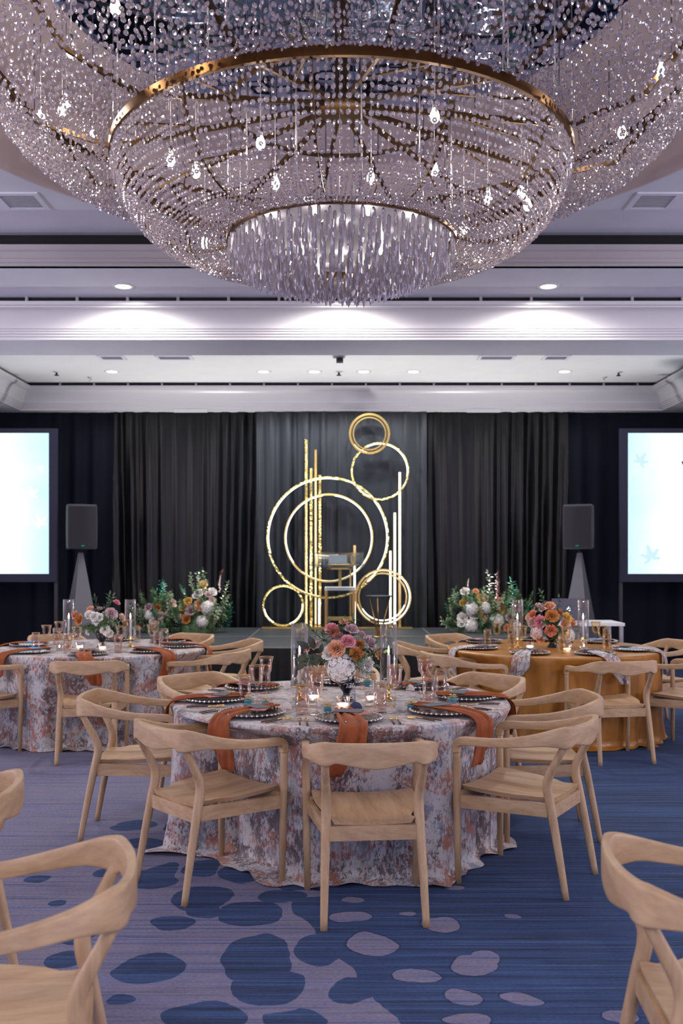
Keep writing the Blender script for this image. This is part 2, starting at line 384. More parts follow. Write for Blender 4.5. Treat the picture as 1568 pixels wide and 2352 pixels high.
prof = [(0, ZC), (-.022, ZC), (-.022, ZC+.02), (-.012, ZC+.03), (-.012, ZC+.06), (-.004, ZC+.065), (-.004, ZC+.12), (-.02, ZC+.13), (-.02, ZC+.175), (.05, ZC+.175), (.05, ZC)]
fas.sweep([(-9, YF, 0), (9, YF, 0)], [[(y, z) for y, z in prof]]*2, sides=[(0, 1, 0)]*2)
struct('trim_1', fas, FASCIA)
struct('fascia_slot_shade', MB().box(-9, 9, YF+.1, YF+.25, ZC+.04, ZU+.06), BLACK)  # black face painting in the shade of the open slot
struct('beam', MB().box(-9, 9, YB0, YB1, ZB, 4.3), CEIL)
struct('ceiling_stage', MB().box(-4.6, 4.6, YB1-.02, 13.4, ZC, ZC+.04), CEIL_ST)
for sx, nm in ((-1, 'left'), (1, 'right')):
    struct('soffit_'+nm, MB().box(min(sx*9, sx*4.42), max(sx*9, sx*4.42), YB1-.01, 14, ZB, 4.3), CEIL)
struct('soffit_back', MB().box(-4.42, 4.42, 13.28, 14, ZB, 4.3), CEIL)
CP = [(0, 3.575), (.022, 3.575), (.022, 3.60), (.036, 3.604), (.036, 3.622), (.05, 3.626), (.05, 3.645), (.062, 3.648), (.062, 3.664), (.075, 3.667)]
CP += [(.075+.105*(1-cos(t*pi/2))+.01*sin(t*pi), 3.672+.155*sin(t*pi/2)) for t in [i/8 for i in range(9)]]
CP += [(.196, 3.832), (.196, 3.845), (.215, 3.852), (.215, 3.885), (0, 3.885)]
def crown(path, nsign):
    """mitred sweep of the crown profile along a plan path; nsign gives the room side"""
    mb = MB(); P = [Vector((x, y)) for x, y in path]; n = len(P); vs = []; fs = []; k = len(CP)
    for i in range(n):
        d0 = (P[i]-P[i-1]).normalized() if i else (P[1]-P[0]).normalized(); d1 = (P[i+1]-P[i]).normalized() if i < n-1 else d0
        n0 = Vector((-d0.y, d0.x))*nsign; n1 = Vector((-d1.y, d1.x))*nsign; b = (n0+n1).normalized(); b /= b.dot(n0)
        for o, z in CP: vs.append((P[i].x+b.x*o, P[i].y+b.y*o, z))
    for i in range(n-1):
        for q in range(k):
            q2 = (q+1) % k; fs.append((i*k+q, i*k+q2, (i+1)*k+q2, (i+1)*k+q))
    return mb.add(vs, fs)
struct('trim_3', crown([(-9, YB0), (9, YB0)], -1), CROWN, True, sharp=35)
struct('trim_4', crown([(-4.42, YB1), (-4.42, 13.28), (4.42, 13.28), (4.42, YB1)], -1), CROWN, True, sharp=35)
def cove(y, x0, x1, name):
    o = struct(name, MB().box(x0, x1, y-.16, y-.10, 3.87, ZC+.001), BLACK)  # black strip in place of the shade inside the slot
    i = 0; x = x0+.15
    tb = None
    while x < x1:
        if abs(x) < 4.5:
            mb = MB().box(-.012, .012, -.05, .02, 3.886, ZC)
            if tb is None: tb = mb.mesh('cove_bracket', FASCIA, False)
            link('cove_bracket', tb, o, (x, y-.14, 0))
        x += .46
cove(YB0, -9, 9, 'beam_slot_shade'); cove(13.28, -4.42, 4.42, 'stage_slot_shade')

def downlight(label, x, y, z, power, spread=1.5, col=(1, .95, .9)):
    t = thing('ceiling_downlight', label, 'downlight', (x, y, z))
    part('trim_ring', MB().lathe([(.068, -.001), (.068, -.008), (.095, -.006), (.098, 0)], 28), WHITE, t)
    part('lamp_disc', MB().lathe([(.068, -.002), (0, -.003)], 24), LAMP, t)
    lamp('downlight_beam', 'SPOT', (x, y, z-.03), power, col, .05, spot_size=spread, spot_blend=.35)
d1 = (ZC-EYE)*F/(HOR-657)
downlight('recessed round downlight on the lower ceiling left of the chandelier', (283-784)*d1/F, d1, ZC, 75, 2.95)
downlight('recessed round downlight on the lower ceiling right of the chandelier', (1259-784)*d1/F, d1, ZC, 75, 2.95)
d2 = (ZC-EYE)*F/(HOR-853)
lamp('downlight_beam', 'SPOT', (0, d1, ZC-.03), 75, (1, .95, .9), .05, spot_size=2.95, spot_blend=.35)   # the one behind the chandelier
for u, lb, pw in ((257, 'outermost round downlight on the left of the stage ceiling', 60), (605, 'round stage ceiling downlight, left of the inner four', 110), (722, 'round stage ceiling downlight, second of the inner four', 110),
              (835, 'round stage ceiling downlight, third of the inner four', 110), (949, 'round stage ceiling downlight, rightmost of the inner four', 110), (1296, 'outermost round downlight on the right of the stage ceiling', 60)):
    downlight(lb, (u-784)*d2/F, d2, ZC, pw*.75, 2.5, (.95, .97, 1))
def vent(label, x, y, z, sx, sy):
    t = thing('ceiling_vent', label, 'vent', (x, y, z))
    mb = MB()
    for a in ((-sx, -sx+.04, -sy, sy), (sx-.04, sx, -sy, sy), (-sx+.04, sx-.04, -sy, -sy+.04), (-sx+.04, sx-.04, sy-.04, sy)): mb.box(*a, -.012, 0)
    part('frame', mb, CEIL, t, False)
    part('backing', MB().box(-sx+.04, sx-.04, -sy+.04, sy-.04, -.003, 0), GRILLE, t, False)
    sl = MB().box(-sx+.04, sx-.04, -.006, .006, -.009, -.004).mesh('slat', GRILLE, False); n = 9
    for k in range(n): link('slat', sl, t, (0, -sy+.06+(2*sy-.12)*k/(n-1), 0), (.5, 0, 0))
for u, lb in ((50, 'square air vent in the upper ceiling at the left of the chandelier'), (1500, 'square air vent in the upper ceiling at the right of the chandelier')):
    d = (ZU-EYE)*F/(HOR-461); vent(lb, (u-784)*d/F, d, ZU, .17, .17)
for u, hw, lb in ((257, .16, 'small flat air vent at the far left of the stage ceiling'), (400, .22, 'wide flat air vent on the left of the stage ceiling'), (1140, .22, 'wide flat air vent on the right of the stage ceiling'), (1277, .16, 'small flat air vent at the far right of the stage ceiling')):
    vent(lb, (u-784)*11.45/F, 11.45, ZC, hw, .12)
for u, v, m_, lb in ((130, 853, BLACK, 'dark sprinkler head at the far left of the stage ceiling'), (208, 866, WHITE, 'white ceiling fitting hanging at the left of the stage ceiling'), (778, 853, BLACK, 'tiny dark sprinkler in the middle of the stage ceiling'),
                     (1386, 866, WHITE, 'white ceiling fitting hanging at the right of the stage ceiling'), (1420, 854, BLACK, 'dark sprinkler head at the far right of the stage ceiling')):
    d = min(13.0, (ZC-EYE)*F/(HOR-v)); t = thing('sprinkler_head', lb, 'sprinkler', ((u-784)*d/F, d, ZC))
    part('escutcheon', MB().lathe([(0, 0), (.04, 0), (.035, -.012), (.012, -.014)], 14), WHITE, t)
    part('head', MB().lathe([(.012, -.012), (.012, -.04), (.03, -.045), (.03, -.052), (0, -.055)], 12), m_, t)
t = thing('ceiling_camera', 'small grey box fitting at the top middle of the stage ceiling', 'camera', ((778-784)*11.4/F, 11.4, ZC))
part('bracket', MB().box(-.07, .07, -.03, .03, -.02, 0), GRILLE, t, False); part('body', MB().box(-.03, .05, -.05, .05, -.07, -.02), SPK, t, False); part('lens', MB().lathe([(.02, 0), (.02, .02), (0, .021)], 12, Matrix.Translation((.01, -.05, -.045)) @ Matrix.Rotation(pi/2, 4, 'X')), BLACK, t)

# ------------------------------------------------------------------ drapes, stage
def drape(label, x0, x1, y, z0, z1, m, pitch, amp, seed, slant=0.0, bunch=None):
    r = random.Random(seed); n = max(30, int((x1-x0)/pitch*9)); ph = [r.uniform(0, 6.28) for _ in range(8)]
    def fn(u, v):
        x = x0+(x1-x0)*u; zz = z1+(z0-z1)*v; xs = x-slant*(v**1.3)*(x-(x0+x1)/2)
        q = (xs-x0)/pitch*2*pi; wv = .55+.45*sin(xs*1.7+ph[0])
        a = amp*(.45+.55*v**.5)*(.55+.45*sin(xs*3.1+ph[1]))
        h = a*(sin(q+1.2*sin(xs*2.3+ph[2]))+.45*wv*sin(2.3*q+ph[3]+1.5*v)+.25*sin(4.1*q+ph[4]))+.012*sin(xs*85)*max(0, 1-v*9)
        return (x, y+h, zz+.004*sin(q*2)*v)
    return tag(part('stage_drape', MB().grid(fn, n, 14), m, None), label, 'drape', 'drapes along the back wall')
YD = 13.42
drape('black pleated drape on the left half of the stage back', -3.16, -1.14, YD, .02, 3.60, DRAPE, .235, .085, 1, -.10)
drape('black pleated drape on the right half of the stage back', 1.14, 3.14, YD, .02, 3.60, DRAPE, .235, .085, 2, -.10)
drape('grey lit drape behind the gold rings at stage centre', -1.17, 1.17, YD-.10, .02, 3.60, DRAPE_LIT, .26, .06, 3)
drape('flat black drape at the far left behind the left speaker and screen', -9, -3.1, YD+.04, .02, 3.60, DRAPE_SPILL, .30, .022, 4)
drape('flat black drape at the far right behind the right speaker and screen', 3.1, 9, YD+.04, .02, 3.60, DRAPE_SPILL, .30, .022, 5)
t = thing('drape_rail', 'white rail under the crown moulding from which the stage drapes hang', 'rail', (0, 13.3, 3.60))
part('rail', MB().box(-3.16, 3.12, -.03, .03, -.03, -.002), WHITE, t, False)
for u in (441, 1107): part('mount_plate', MB().box((u-38-784)/166, (u+38-784)/166, -.05, -.031, -.05, -.004), WHITE, t, False)

SH = .60
st = thing('stage', 'low black stage with dark grey deck panels and black skirt', 'stage', (0, 0, 0))
xs_, ys_ = [-2.9, -1.1, 1.1, 2.66], [10.3, 11.75, 13.2]
for i in range(3):
    for j in range(2):
        p = part('deck_panel', MB().box(xs_[i]+.012, xs_[i+1]-.012, ys_[j]+.012, ys_[j+1]-.012, SH-.06, SH), DECK, st, False)
        e = MB(); a, b, c, d = xs_[i], xs_[i+1], ys_[j], ys_[j+1]
        for q in ((a, a+.012, c, d), (b-.012, b, c, d), (a+.012, b-.012, c, c+.012), (a+.012, b-.012, d-.012, d)): e.box(*q, SH-.065, SH+.002)
        part('edge_trim', e, TRIMM, p, False)
def skirt_fn(u, v):
    x = -2.9+5.56*u; return (x, 10.29+.012*sin(x*60)*(.4+v)+.006*sin(x*23), SH-.01+(0.01-SH)*v)
part('front_skirt', MB().grid(skirt_fn, 500, 4), SKIRT, st)
for sx, ex in ((-1, 2.91), (1, 2.67)):
    part('side_skirt', MB().grid(lambda u, v: (sx*(ex+.012*sin(u*180)*(.4+v)), 10.3+2.9*u, SH-.01+(.01-SH)*v), 160, 4), SKIRT, st)

# ------------------------------------------------------------------ gold ring backdrop
YG = 13.1; K = F/YG
bk = thing('ring_backdrop', 'tall gold backdrop of glowing rings and upright bars on the stage', 'backdrop', (0, YG, SH))
part('base_plate', MB().box(-1.07, .95, -.12, .14, .003, .028), GOLD, bk, False)
def ring(cx, cz, r, y, m, arcs, wdt=.026):
    n = 72; pts = [(cx+r*cos(2*pi*k/n), y, cz+r*sin(2*pi*k/n)) for k in range(n)]; sides = [(cos(2*pi*k/n), 0, sin(2*pi*k/n)) for k in range(n)]
    o = part('ring', MB().sweep(pts, [[(-wdt/2, -.02), (wdt/2, -.02), (wdt/2, .02), (-wdt/2, .02)]]*n, sides=sides, closed=True), m, bk, sharp=40)
    for a0, a1, mm in arcs:
        q = max(4, int(abs(a1-a0)/5)); A = [radians(a0+(a1-a0)*i/q) for i in range(q+1)]; rr = r-wdt/2+.003
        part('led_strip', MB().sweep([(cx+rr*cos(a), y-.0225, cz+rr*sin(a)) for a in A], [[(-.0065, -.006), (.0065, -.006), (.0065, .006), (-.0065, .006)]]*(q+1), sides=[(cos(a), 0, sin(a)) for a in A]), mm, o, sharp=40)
z0 = SH
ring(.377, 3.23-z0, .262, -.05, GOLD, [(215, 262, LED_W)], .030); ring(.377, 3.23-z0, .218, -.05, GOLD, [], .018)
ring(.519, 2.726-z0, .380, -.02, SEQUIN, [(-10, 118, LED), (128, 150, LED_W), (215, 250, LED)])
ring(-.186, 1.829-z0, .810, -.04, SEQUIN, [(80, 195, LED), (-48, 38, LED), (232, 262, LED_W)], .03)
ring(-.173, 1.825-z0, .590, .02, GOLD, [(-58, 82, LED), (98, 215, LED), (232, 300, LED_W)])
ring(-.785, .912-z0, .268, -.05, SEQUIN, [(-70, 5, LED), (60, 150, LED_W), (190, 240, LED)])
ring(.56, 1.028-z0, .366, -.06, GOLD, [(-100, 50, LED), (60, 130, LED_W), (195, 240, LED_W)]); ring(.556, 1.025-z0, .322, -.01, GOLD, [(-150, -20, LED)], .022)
def bar(x, zt, m, y=0, led=None, wd=.034):
    o = part('upright_bar', MB().box(x-wd/2, x+wd/2, y-.017, y+.017, .028, zt-z0), m, bk, False)
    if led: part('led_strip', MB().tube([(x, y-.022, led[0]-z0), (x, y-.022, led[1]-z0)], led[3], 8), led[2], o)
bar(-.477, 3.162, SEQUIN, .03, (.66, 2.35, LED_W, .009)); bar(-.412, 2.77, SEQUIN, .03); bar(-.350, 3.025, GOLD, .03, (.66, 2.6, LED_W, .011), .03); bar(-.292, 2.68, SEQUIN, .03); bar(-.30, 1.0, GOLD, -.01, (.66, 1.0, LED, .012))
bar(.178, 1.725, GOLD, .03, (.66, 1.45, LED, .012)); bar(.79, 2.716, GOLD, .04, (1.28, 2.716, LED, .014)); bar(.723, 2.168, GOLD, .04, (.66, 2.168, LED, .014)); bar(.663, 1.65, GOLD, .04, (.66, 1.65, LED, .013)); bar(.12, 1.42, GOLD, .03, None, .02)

# lectern, bar stool, side table on the stage
lt = thing('lectern', 'clear acrylic lectern on the stage in front of the gold rings', 'lectern', (-.03, 12.25, SH))
M = Matrix.Translation((0, 0, .93)) @ Matrix.Rotation(radians(28), 4, 'X')
part('top', MB().box(-.31, .31, -.19, .19, -.01, .01, M), ACRYL, lt, False); part('lip', MB().box(-.31, .31, -.20, -.185, -.01, .035, M), ACRYL, lt, False)
part('paper', MB().box(-.13, .10, -.12, .10, .011, .014, M), SLATE, lt, False)
for sx in (-1, 1): part('side_panel', MB().box(sx*.145-.008, sx*.145+.008, -.12, .14, .02, .90), ACRYL, lt, False)
part('front_panel', MB().box(-.135, .135, .12, .135, .02, .89), ACRYL, lt, False); part('base', MB().box(-.22, .22, -.2, .2, 0, .018), ACRYL, lt, False)
bs = thing('bar_stool', 'gold framed stool with pale seat behind the lectern', 'stool', (-.02, 12.78, SH))
part('seat', MB().box(-.20, .20, -.2, .2, .53, .57), CREAM, bs, False)
for sx in (-1, 1):
    for sy in (-1, 1): part('leg', MB().box(sx*.18-.018, sx*.18+.018, sy*.18-.018, sy*.18+.018, 0, .53), BRONZE, bs, False)
for sy in (-1, 1): part('footrest', MB().box(-.16, .16, sy*.18-.013, sy*.18+.013, .14, .17), GOLD, bs, False)
for sx in (-1, 1): part('stretcher', MB().box(sx*.18-.013, sx*.18+.013, -.16, .16, .14, .17), GOLD, bs, False)
part('back_post', MB().box(-.02, .02, .18, .2, .56, .82), BRONZE, bs, False)
part('backrest', MB().grid(lambda u, v: (.17*cos(pi*(1-u)), .17-.03*sin(pi*u), .80+.075*v), 14, 3), BRONZE, bs).modifiers.new('s', 'SOLIDIFY').thickness = .02
sd = thing('side_table', 'small side table on slim legs at the right of the stage centre', 'table', (.453, 11.66, SH))
part('tabletop', MB().lathe([(0, .485), (.155, .485), (.16, .492), (.155, .50), (0, .50)], 32), DECK, sd)
part('base', MB().lathe([(0, 0), (.085, 0), (.085, .012), (0, .014)], 28), GOLD, sd)
for a in (20, 140, 260):
    part('leg', MB().tube([(.14*cos(radians(a)), .14*sin(radians(a)), .485), (.02*cos(radians(a)), .02*sin(radians(a)), .012)], [.008, .011]), BRONZE, sd)

# ------------------------------------------------------------------ screens, speakers, laptop
def screen_mat():
    m = emit('screen_picture', (.8, .9, 1), 1.0); e = m.node_tree.nodes['Emission']
    v = coords(m, (1, 1, 1), 'Generated'); sp = N(m, 'ShaderNodeSeparateXYZ'); L(m, v, sp.inputs[0])
    n1 = noise(m, v, 3, 4, .6)
    c = ramp(m, math_(m, 'ADD', sp.outputs[0], math_(m, 'MULTIPLY', math_(m, 'SUBTRACT', n1, .5), .25)), [(0, (.55, .80, 1)), (.14, (.80, .92, 1)), (.3, (1, 1, 1)), (.7, (1, 1, 1)), (.86, (.80, .92, 1)), (1, (.55, .80, 1))])
    L(m, c, e.inputs[0]); e.inputs[1].default_value = 1.3; return m
SCREEN = screen_mat(); LEAFP = emit('printed_leaf_blue', (.60, .82, .92), 1.1); LEAFP2 = emit('printed_leaf_pale', (.84, .93, .98), 1.25); INKS = mat('screen_letter_dark', (.01, .02, .03), .6)
def printed_leaf(cx, cz, r, rot, m, par, y):
    mb = MB()
    for k in range(5):
        a = rot+(k-2)*.95; le = r*(1-.18*abs(k-2)); pts = [(0, 0), (.22, .16), (.5, .2), (.62, .12), (.78, .16), (1, 0), (.78, -.16), (.62, -.12), (.5, -.2), (.22, -.16)]
        vs = [(cx+le*(p*cos(a)-q*sin(a)), y, cz+le*(p*sin(a)+q*cos(a))) for p, q in pts]; mb.add(vs, [tuple(range(len(vs)))])
    return part('printed_leaf', mb, m, par, False)
def screen(label, xe, s, leaves):
    d = 12.6; h0, h1 = 1.347, 3.18; w_ = 3.26; x0, x1 = (xe-w_, xe) if s < 0 else (xe, xe+w_)
    t = thing('projection_screen', label, 'screen', ((x0+x1)/2, d, 0)); hw = w_/2; b = .105
    part('picture', MB().box(-hw, hw, -.012, -.004, h0, h1), SCREEN, t, False)
    mb = MB(); mb.box(-hw-b, hw+b, -.004, .03, h0-b, h1+.06)
    for q in ((-hw-b, -hw, h0-b, h1+.06), (hw, hw+b, h0-b, h1+.06)): mb.box(q[0], q[1], -.02, -.004, q[2], q[3])
    mb.box(-hw, hw, -.02, -.004, h0-b, h0); mb.box(-hw, hw, -.02, -.004, h1, h1+.06); part('border', mb, FRAME, t, False)
    for sx in (-1, 1):
        part('leg', MB().box(sx*(hw+b-.03)-.02, sx*(hw+b-.03)+.02, .03, .07, .03, h0), SPK, t, False); part('foot', MB().box(sx*(hw+b-.03)-.03, sx*(hw+b-.03)+.03, -.45, .5, 0, .03), ALU, t, False)
    for lx, lz, r, rot, m in leaves: printed_leaf(lx-(x0+x1)/2, lz, r, rot, m, t, -.0135)
    return t, (x0+x1)/2
def sx_(u): return (u-784)*12.6/F
def sz_(v): return EYE+(HOR-v)*12.6/F
screen('large lit projection screen at the left edge beside the left speaker', -3.806, -1, [(sx_(25), sz_(1100), .16, 1.2, LEAFP2), (sx_(70), sz_(1135), .13, .5, LEAFP2), (sx_(95), sz_(1205), .14, 2, LEAFP2), (sx_(35), sz_(1208), .12, 1, LEAFP2), (sx_(92), sz_(1080), .07, 1, LEAFP2)])
ts, tcx = screen('large lit projection screen at the right edge beside the right speaker', 3.726, 1, [(sx_(1468), sz_(1062), .15, 1.0, LEAFP), (sx_(1495), sz_(1282), .19, 1.9, LEAFP), (sx_(1530), sz_(1100), .12, .6, LEAFP2), (sx_(1518), sz_(1170), .15, -1.2, LEAFP2)])
mw = MB(); wx = sx_(1563)-tcx; zt = sz_(1060)
for a, b in ((0, .09), (.09, .16), (.16, .23), (.23, .32)):
    up = (a in (0, .16)); za, zb_ = (zt, zt-.2) if up else (zt-.2, zt)
    mw.add([(wx+a, -.0136, za), (wx+a+.035, -.0136, za), (wx+b+.035, -.0136, zb_), (wx+b, -.0136, zb_)], [(0, 1, 2, 3)])
part('letter_w', mw, INKS, ts, False)

def speaker(lab_s, lab_t, x, rot):
    d = 12.35
    t = thing('loudspeaker_stand', lab_t, 'speaker stand', (x, d, 0))
    part('base_plate', MB().box(-.25, .25, -.25, .25, 0, .012), SPK, t, False)
    part('pole', MB().tube([(0, 0, .01), (0, 0, 1.665)], .017, 10), SPK, t)
    mb = MB(); n = 8
    for k in range(4):
        a0, a1 = pi/4+k*pi/2, pi/4+(k+1)*pi/2
        mb.add([(.36*cos(a0), .36*sin(a0), .013), (.36*cos(a1), .36*sin(a1), .013), (.035*cos(a1), .035*sin(a1), 1.62), (.035*cos(a0), .035*sin(a0), 1.62)], [(0, 1, 2, 3)])
    o = part('stretch_cover', mb, STRETCH, t, False); o.rotation_euler = (0, 0, rot*.6+.35*(1 if rot > 0 else -1))
    s = thing('loudspeaker', lab_s, 'speaker', (x, d, 1.667), rot)
    pl = [(-.185, -.16), (.185, -.16), (.185, .0), (.12, .17), (-.12, .17), (-.185, .0)]; vs = []
    for z, f in ((0, .93), (.02, .98), (.28, 1), (.545, .98), (.565, .92)): vs += [(a*f, b*f, z) for a, b in pl]
    fs = [tuple(range(6))[::-1], tuple(24+k for k in range(6))]
    for i in range(4):
        for k in range(6): fs.append((i*6+k, i*6+(k+1) % 6, (i+1)*6+(k+1) % 6, (i+1)*6+k))
    part('cabinet', MB().add(vs, fs), SPK, s, False)
    part('grille', MB().grid(lambda u, v: (-.165+.33*u, -.163-.012*sin(pi*u), .03+.505*v), 12, 3), SPKG, s)
    part('handle', MB().box(-.05, .05, -.03, .03, .56, .575), SPK, s, False)
    part('status_light', MB().box(-.02, .02, -.178, -.17, .035, .045), emit('green_led', (0, .6, .4), .5), s, False)
speaker('black loudspeaker on the stand beside the left screen', 'speaker stand under grey stretch cover beside the left screen', -3.33, .42)
speaker('black loudspeaker on the stand beside the right screen', 'speaker stand under grey stretch cover beside the right screen', 3.04, -.42)

ct = thing('control_table', 'small white table carrying the laptop behind the ochre table', 'table', ((1325-784)*9.98/F, 9.98, 0))
part('tabletop', MB().box(-.36, .42, -.25, .25, .865, .895), WHITE, ct, False)
for sx in (-.33, .39):
    for sy in (-.22, .22): part('leg', MB().box(sx-.018, sx+.018, sy-.018, sy+.018, 0, .865), ALU, ct, False)
lp = thing('laptop', 'open silver laptop with lit emblem behind the ochre table', 'laptop', ((1302-784)*9.95/F, 9.95, .896), radians(2))
M = Matrix.Translation((0, -.07, .016)) @ Matrix.Rotation(radians(-8), 4, 'X')
part('base', MB().box(-.17, .17, -.08, .16, 0, .016), ALU, lp, False); part('lid', MB().box(-.17, .17, -.006, .004, 0, .225, M), mat('space_grey_lid', (.10, .10, .13), .35, .6), lp, False)
ap = MB(); n = 26; vs = []
for k in range(n):
    a = 2*pi*k/n; r = .021*(1-.10*abs(cos(a/2+pi/4))**8); x, z = r*cos(a)*.95, r*sin(a)
    z -= .004*math.exp(-(x/.006)**2)*(1 if z > 0 else -1)
    if sqrt((x-.025)**2+(z-.003)**2) < .011:
        q = .011/max(1e-5, sqrt((x-.025)**2+(z-.003)**2)); x = .025+(x-.025)*q; z = .003+(z-.003)*q
    vs.append(M @ Vector((x, -.0068, .113+z)))
ap.add(vs, [tuple(range(n))]); lv = [(0, .020), (.004, .022), (.009, .029), (.009, .033), (.004, .031), (.0, .026)]
ap.add([M @ Vector((x, -.0068, .113+z)) for x, z in lv], [tuple(range(6))])
part('lit_emblem', ap, emit('emblem_white', (.9, .95, 1), 2.2), lp, False)

# ------------------------------------------------------------------ chandelier
ch = thing('chandelier', 'huge round tiered crystal chandelier with brass rings over the middle table', 'chandelier', (TX, TY, 0))
R1, Z1, R2, Z2, R3 = .63, 3.313, 1.25, 3.72, 1.92
T2 = [(1.247, 3.70), (1.245, 3.63), (1.197, 3.50), (1.116, 3.385), (1.00, 3.305), (.87, 3.268), (.74, 3.275), (.64, 3.305)]
T3 = [(1.92, 4.20), (1.91, 4.07), (1.854, 3.916), (1.737, 3.80), (1.575, 3.736), (1.395, 3.722), (1.275, 3.735)]
def band(name, r, z, h, th, m):
    return part(name, MB().lathe([(r-th/2, z-h/2), (r+th/2, z-h/2), (r+th/2, z+h/2), (r-th/2, z+h/2), (r-th/2, z-h/2)], 128), m, ch, sharp=40)
band('inner_ring', R1, Z1-.002, .034, .018, BRASS); band('middle_ring', R2+.004, Z2, .046, .022, BRASS); band('outer_ring', R3, 4.215, .04, .022, BRASS)
band('lamp_ring', .62, 4.05, .02, .02, RIBM)
part('diffuser_disc', MB().lathe([(0, Z1+.022), (.60, Z1+.022), (.615, Z1+.03), (.60, Z1+.036), (0, Z1+.036)], 48), DIFF, ch)
part('hub', MB().lathe([(0, 4.02), (.12, 4.02), (.14, 4.05), (.12, 4.09), (.04, 4.10), (.04, 4.785)], 32), RIBM, ch)
spoke = MB().sweep([(.1, 0, 4.055), (R2, 0, 3.76), (1.62, 0, 3.86), (R3, 0, 4.21)], [[(-.009, -.014), (.009, -.014), (.009, .014), (-.009, .014)]]*4, sides=[(0, 1, 0)]*4).mesh('spoke', RIBM, False)
rib2 = MB().sweep([(x-.02, 0, z+.02) for x, z in catmull([(a, b, 0) for a, b in T2], 3) and [(p.x, p.y) for p in catmull([(a, b, 0) for a, b in T2], 3)]], [[(-.007, -.008), (.007, -.008), (.007, .008), (-.007, .008)]]*22, sides=[(0, 1, 0)]*22).mesh('rib', RIBM, False)
for k in range(12):
    a = radians(9+30*k); link('spoke', spoke, ch, rot=(0, 0, a)); link('rib', rib2, ch, rot=(0, 0, a+.26))
for k in range(12):                                                       # zig-zag braces between the spokes
    a, b = radians(9+30*k), radians(39+30*k)
    part('brace', MB().tube([(.66*cos(a), .66*sin(a), 3.90), (R2*cos((a+b)/2), R2*sin((a+b)/2), 3.75)], .008, 4), RIBM, ch)
rod = MB().tube([(0, 0, 0), (0, 0, 1)], .0045, 5).mesh('hanging_rod', ROD)
for r, z, n in ((R1, Z1+.03, 12), (R2, Z2+.04, 18), (R3, 4.23, 18), (.95, 3.96, 10)):
    for k in range(n):
        a = 2*pi*(k+.3)/n; o = link('hanging_rod', rod, ch, (r*cos(a), r*sin(a), z)); o.scale = (1, 1, 4.785-z)
def bead_vf(c, s, ax, r):
    a = Vector(ax); b = a.orthogonal().normalized(); d = a.cross(b); rot = r.uniform(0, 6.28); b, d = b*cos(rot)+d*sin(rot), d*cos(rot)-b*sin(rot)
    n = 8; vs = []
    for h, q in ((.24, .20), (.05, .5), (-.05, .5), (-.24, .20)): vs += [c+a*h*s+(b*cos(2*pi*k/n+(q < .3)*pi/8)+d*sin(2*pi*k/n+(q < .3)*pi/8))*q*s for k in range(n)]
    fs = [tuple(range(n)), tuple(3*n+k for k in range(n))[::-1]]
    for i in (0, 2):
        for k in range(n):
            j = (k+1) % n
            if i == 0: fs += [(k, n+k, j), (j, n+k, n+j)]
            else: fs += [(2*n+k, 3*n+k, 2*n+j), (2*n+j, 3*n+k, 3*n+j)]
    for k in range(n): fs.append((n+k, 2*n+k, 2*n+(k+1) % n, n+(k+1) % n))
    return vs, fs
def strand(mb, T, base_s, seed, M=None, jit=.004):
    r = random.Random(seed); pts = catmull([(a, 0, b) for a, b in T], 40); Rm = max(a for a, b in T); i = 0; pos = 0.0; nxt = base_s*r.uniform(.3, 1.0)
    acc = 0; last = None
    for p, q in zip(pts[:-1], pts[1:]):
        acc += (q-p).length
        if acc >= nxt:
            s = base_s*(p.x/Rm)**1.05; ax = Vector((r.uniform(-1, 1), r.uniform(-1, 1), r.uniform(-.12, .12))).normalized()
            c = p+Vector((r.uniform(-jit, jit), r.uniform(-jit, jit), r.uniform(-jit, jit)))
            vs, fs = bead_vf(c, s, ax, r)
            if M is not None: vs = [M @ v for v in vs]
            o0 = len(mb.v); mb.add(vs, fs)
            if last is not None: mb.e.append((last, o0+9))
            last = o0+22; nxt = acc+s*1.24
    return mb
n2, n3 = 232, 330
s2 = [strand(MB(), T2, .0275, 10+i).mesh('bead_strand', CRYSTAL, False) for i in range(4)]
s3 = [strand(MB(), T3, .0300, 30+i, None, .011).mesh('bead_strand', CRYSTAL, False) for i in range(4)]
for k in range(n2): link('bead_strand', s2[rnd.randrange(4)], ch, rot=(0, 0, 2*pi*k/n2+rnd.uniform(-.003, .003)))
rest = MB(); order = sorted(range(n3), key=lambda k: sin(2*pi*k/n3))
for i, k in enumerate(order):
    a = 2*pi*k/n3+rnd.uniform(-.004, .004)
    if i < 84: link('bead_strand', s3[rnd.randrange(4)], ch, rot=(0, 0, a))
    else: strand(rest, T3, .0300, 100+k, Matrix.Rotation(a, 4, 'Z'), .011)
o = part('outer_bead_curtain', rest, CRYSTAL, ch, False); o['kind'] = 'stuff'
def prism_vf(l):
    w_ = .0105; vs = []
    for z, f in ((0, .3), (-.012, 1), (-l+.022, 1), (-l, .12)): vs += [(w_*f*cos(2*pi*k/5), w_*f*sin(2*pi*k/5), z) for k in range(5)]
    fs = [tuple(range(5)), tuple(15+k for k in range(5))[::-1]]
    for i in range(3):
        for k in range(5): fs.append((i*5+k, i*5+(k+1) % 5, (i+1)*5+(k+1) % 5, (i+1)*5+k))
    return vs, fs
pm = [MB().add(*prism_vf(l)).mesh('crystal_prism', PRISM, False) for l in (.12, .135, .15)]
spots = []
nr = 13
for i in range(nr):
    r = .60*(i+.5)/nr; n = max(3, int(2*pi*r/.047))
    for k in range(n): spots.append((r, 2*pi*(k+.5*(i % 2))/n))
spots += [(.622, 2*pi*k/72) for k in range(72)]
spots.sort(key=lambda q: q[0]*sin(q[1])-.0*q[0])
rest = MB()
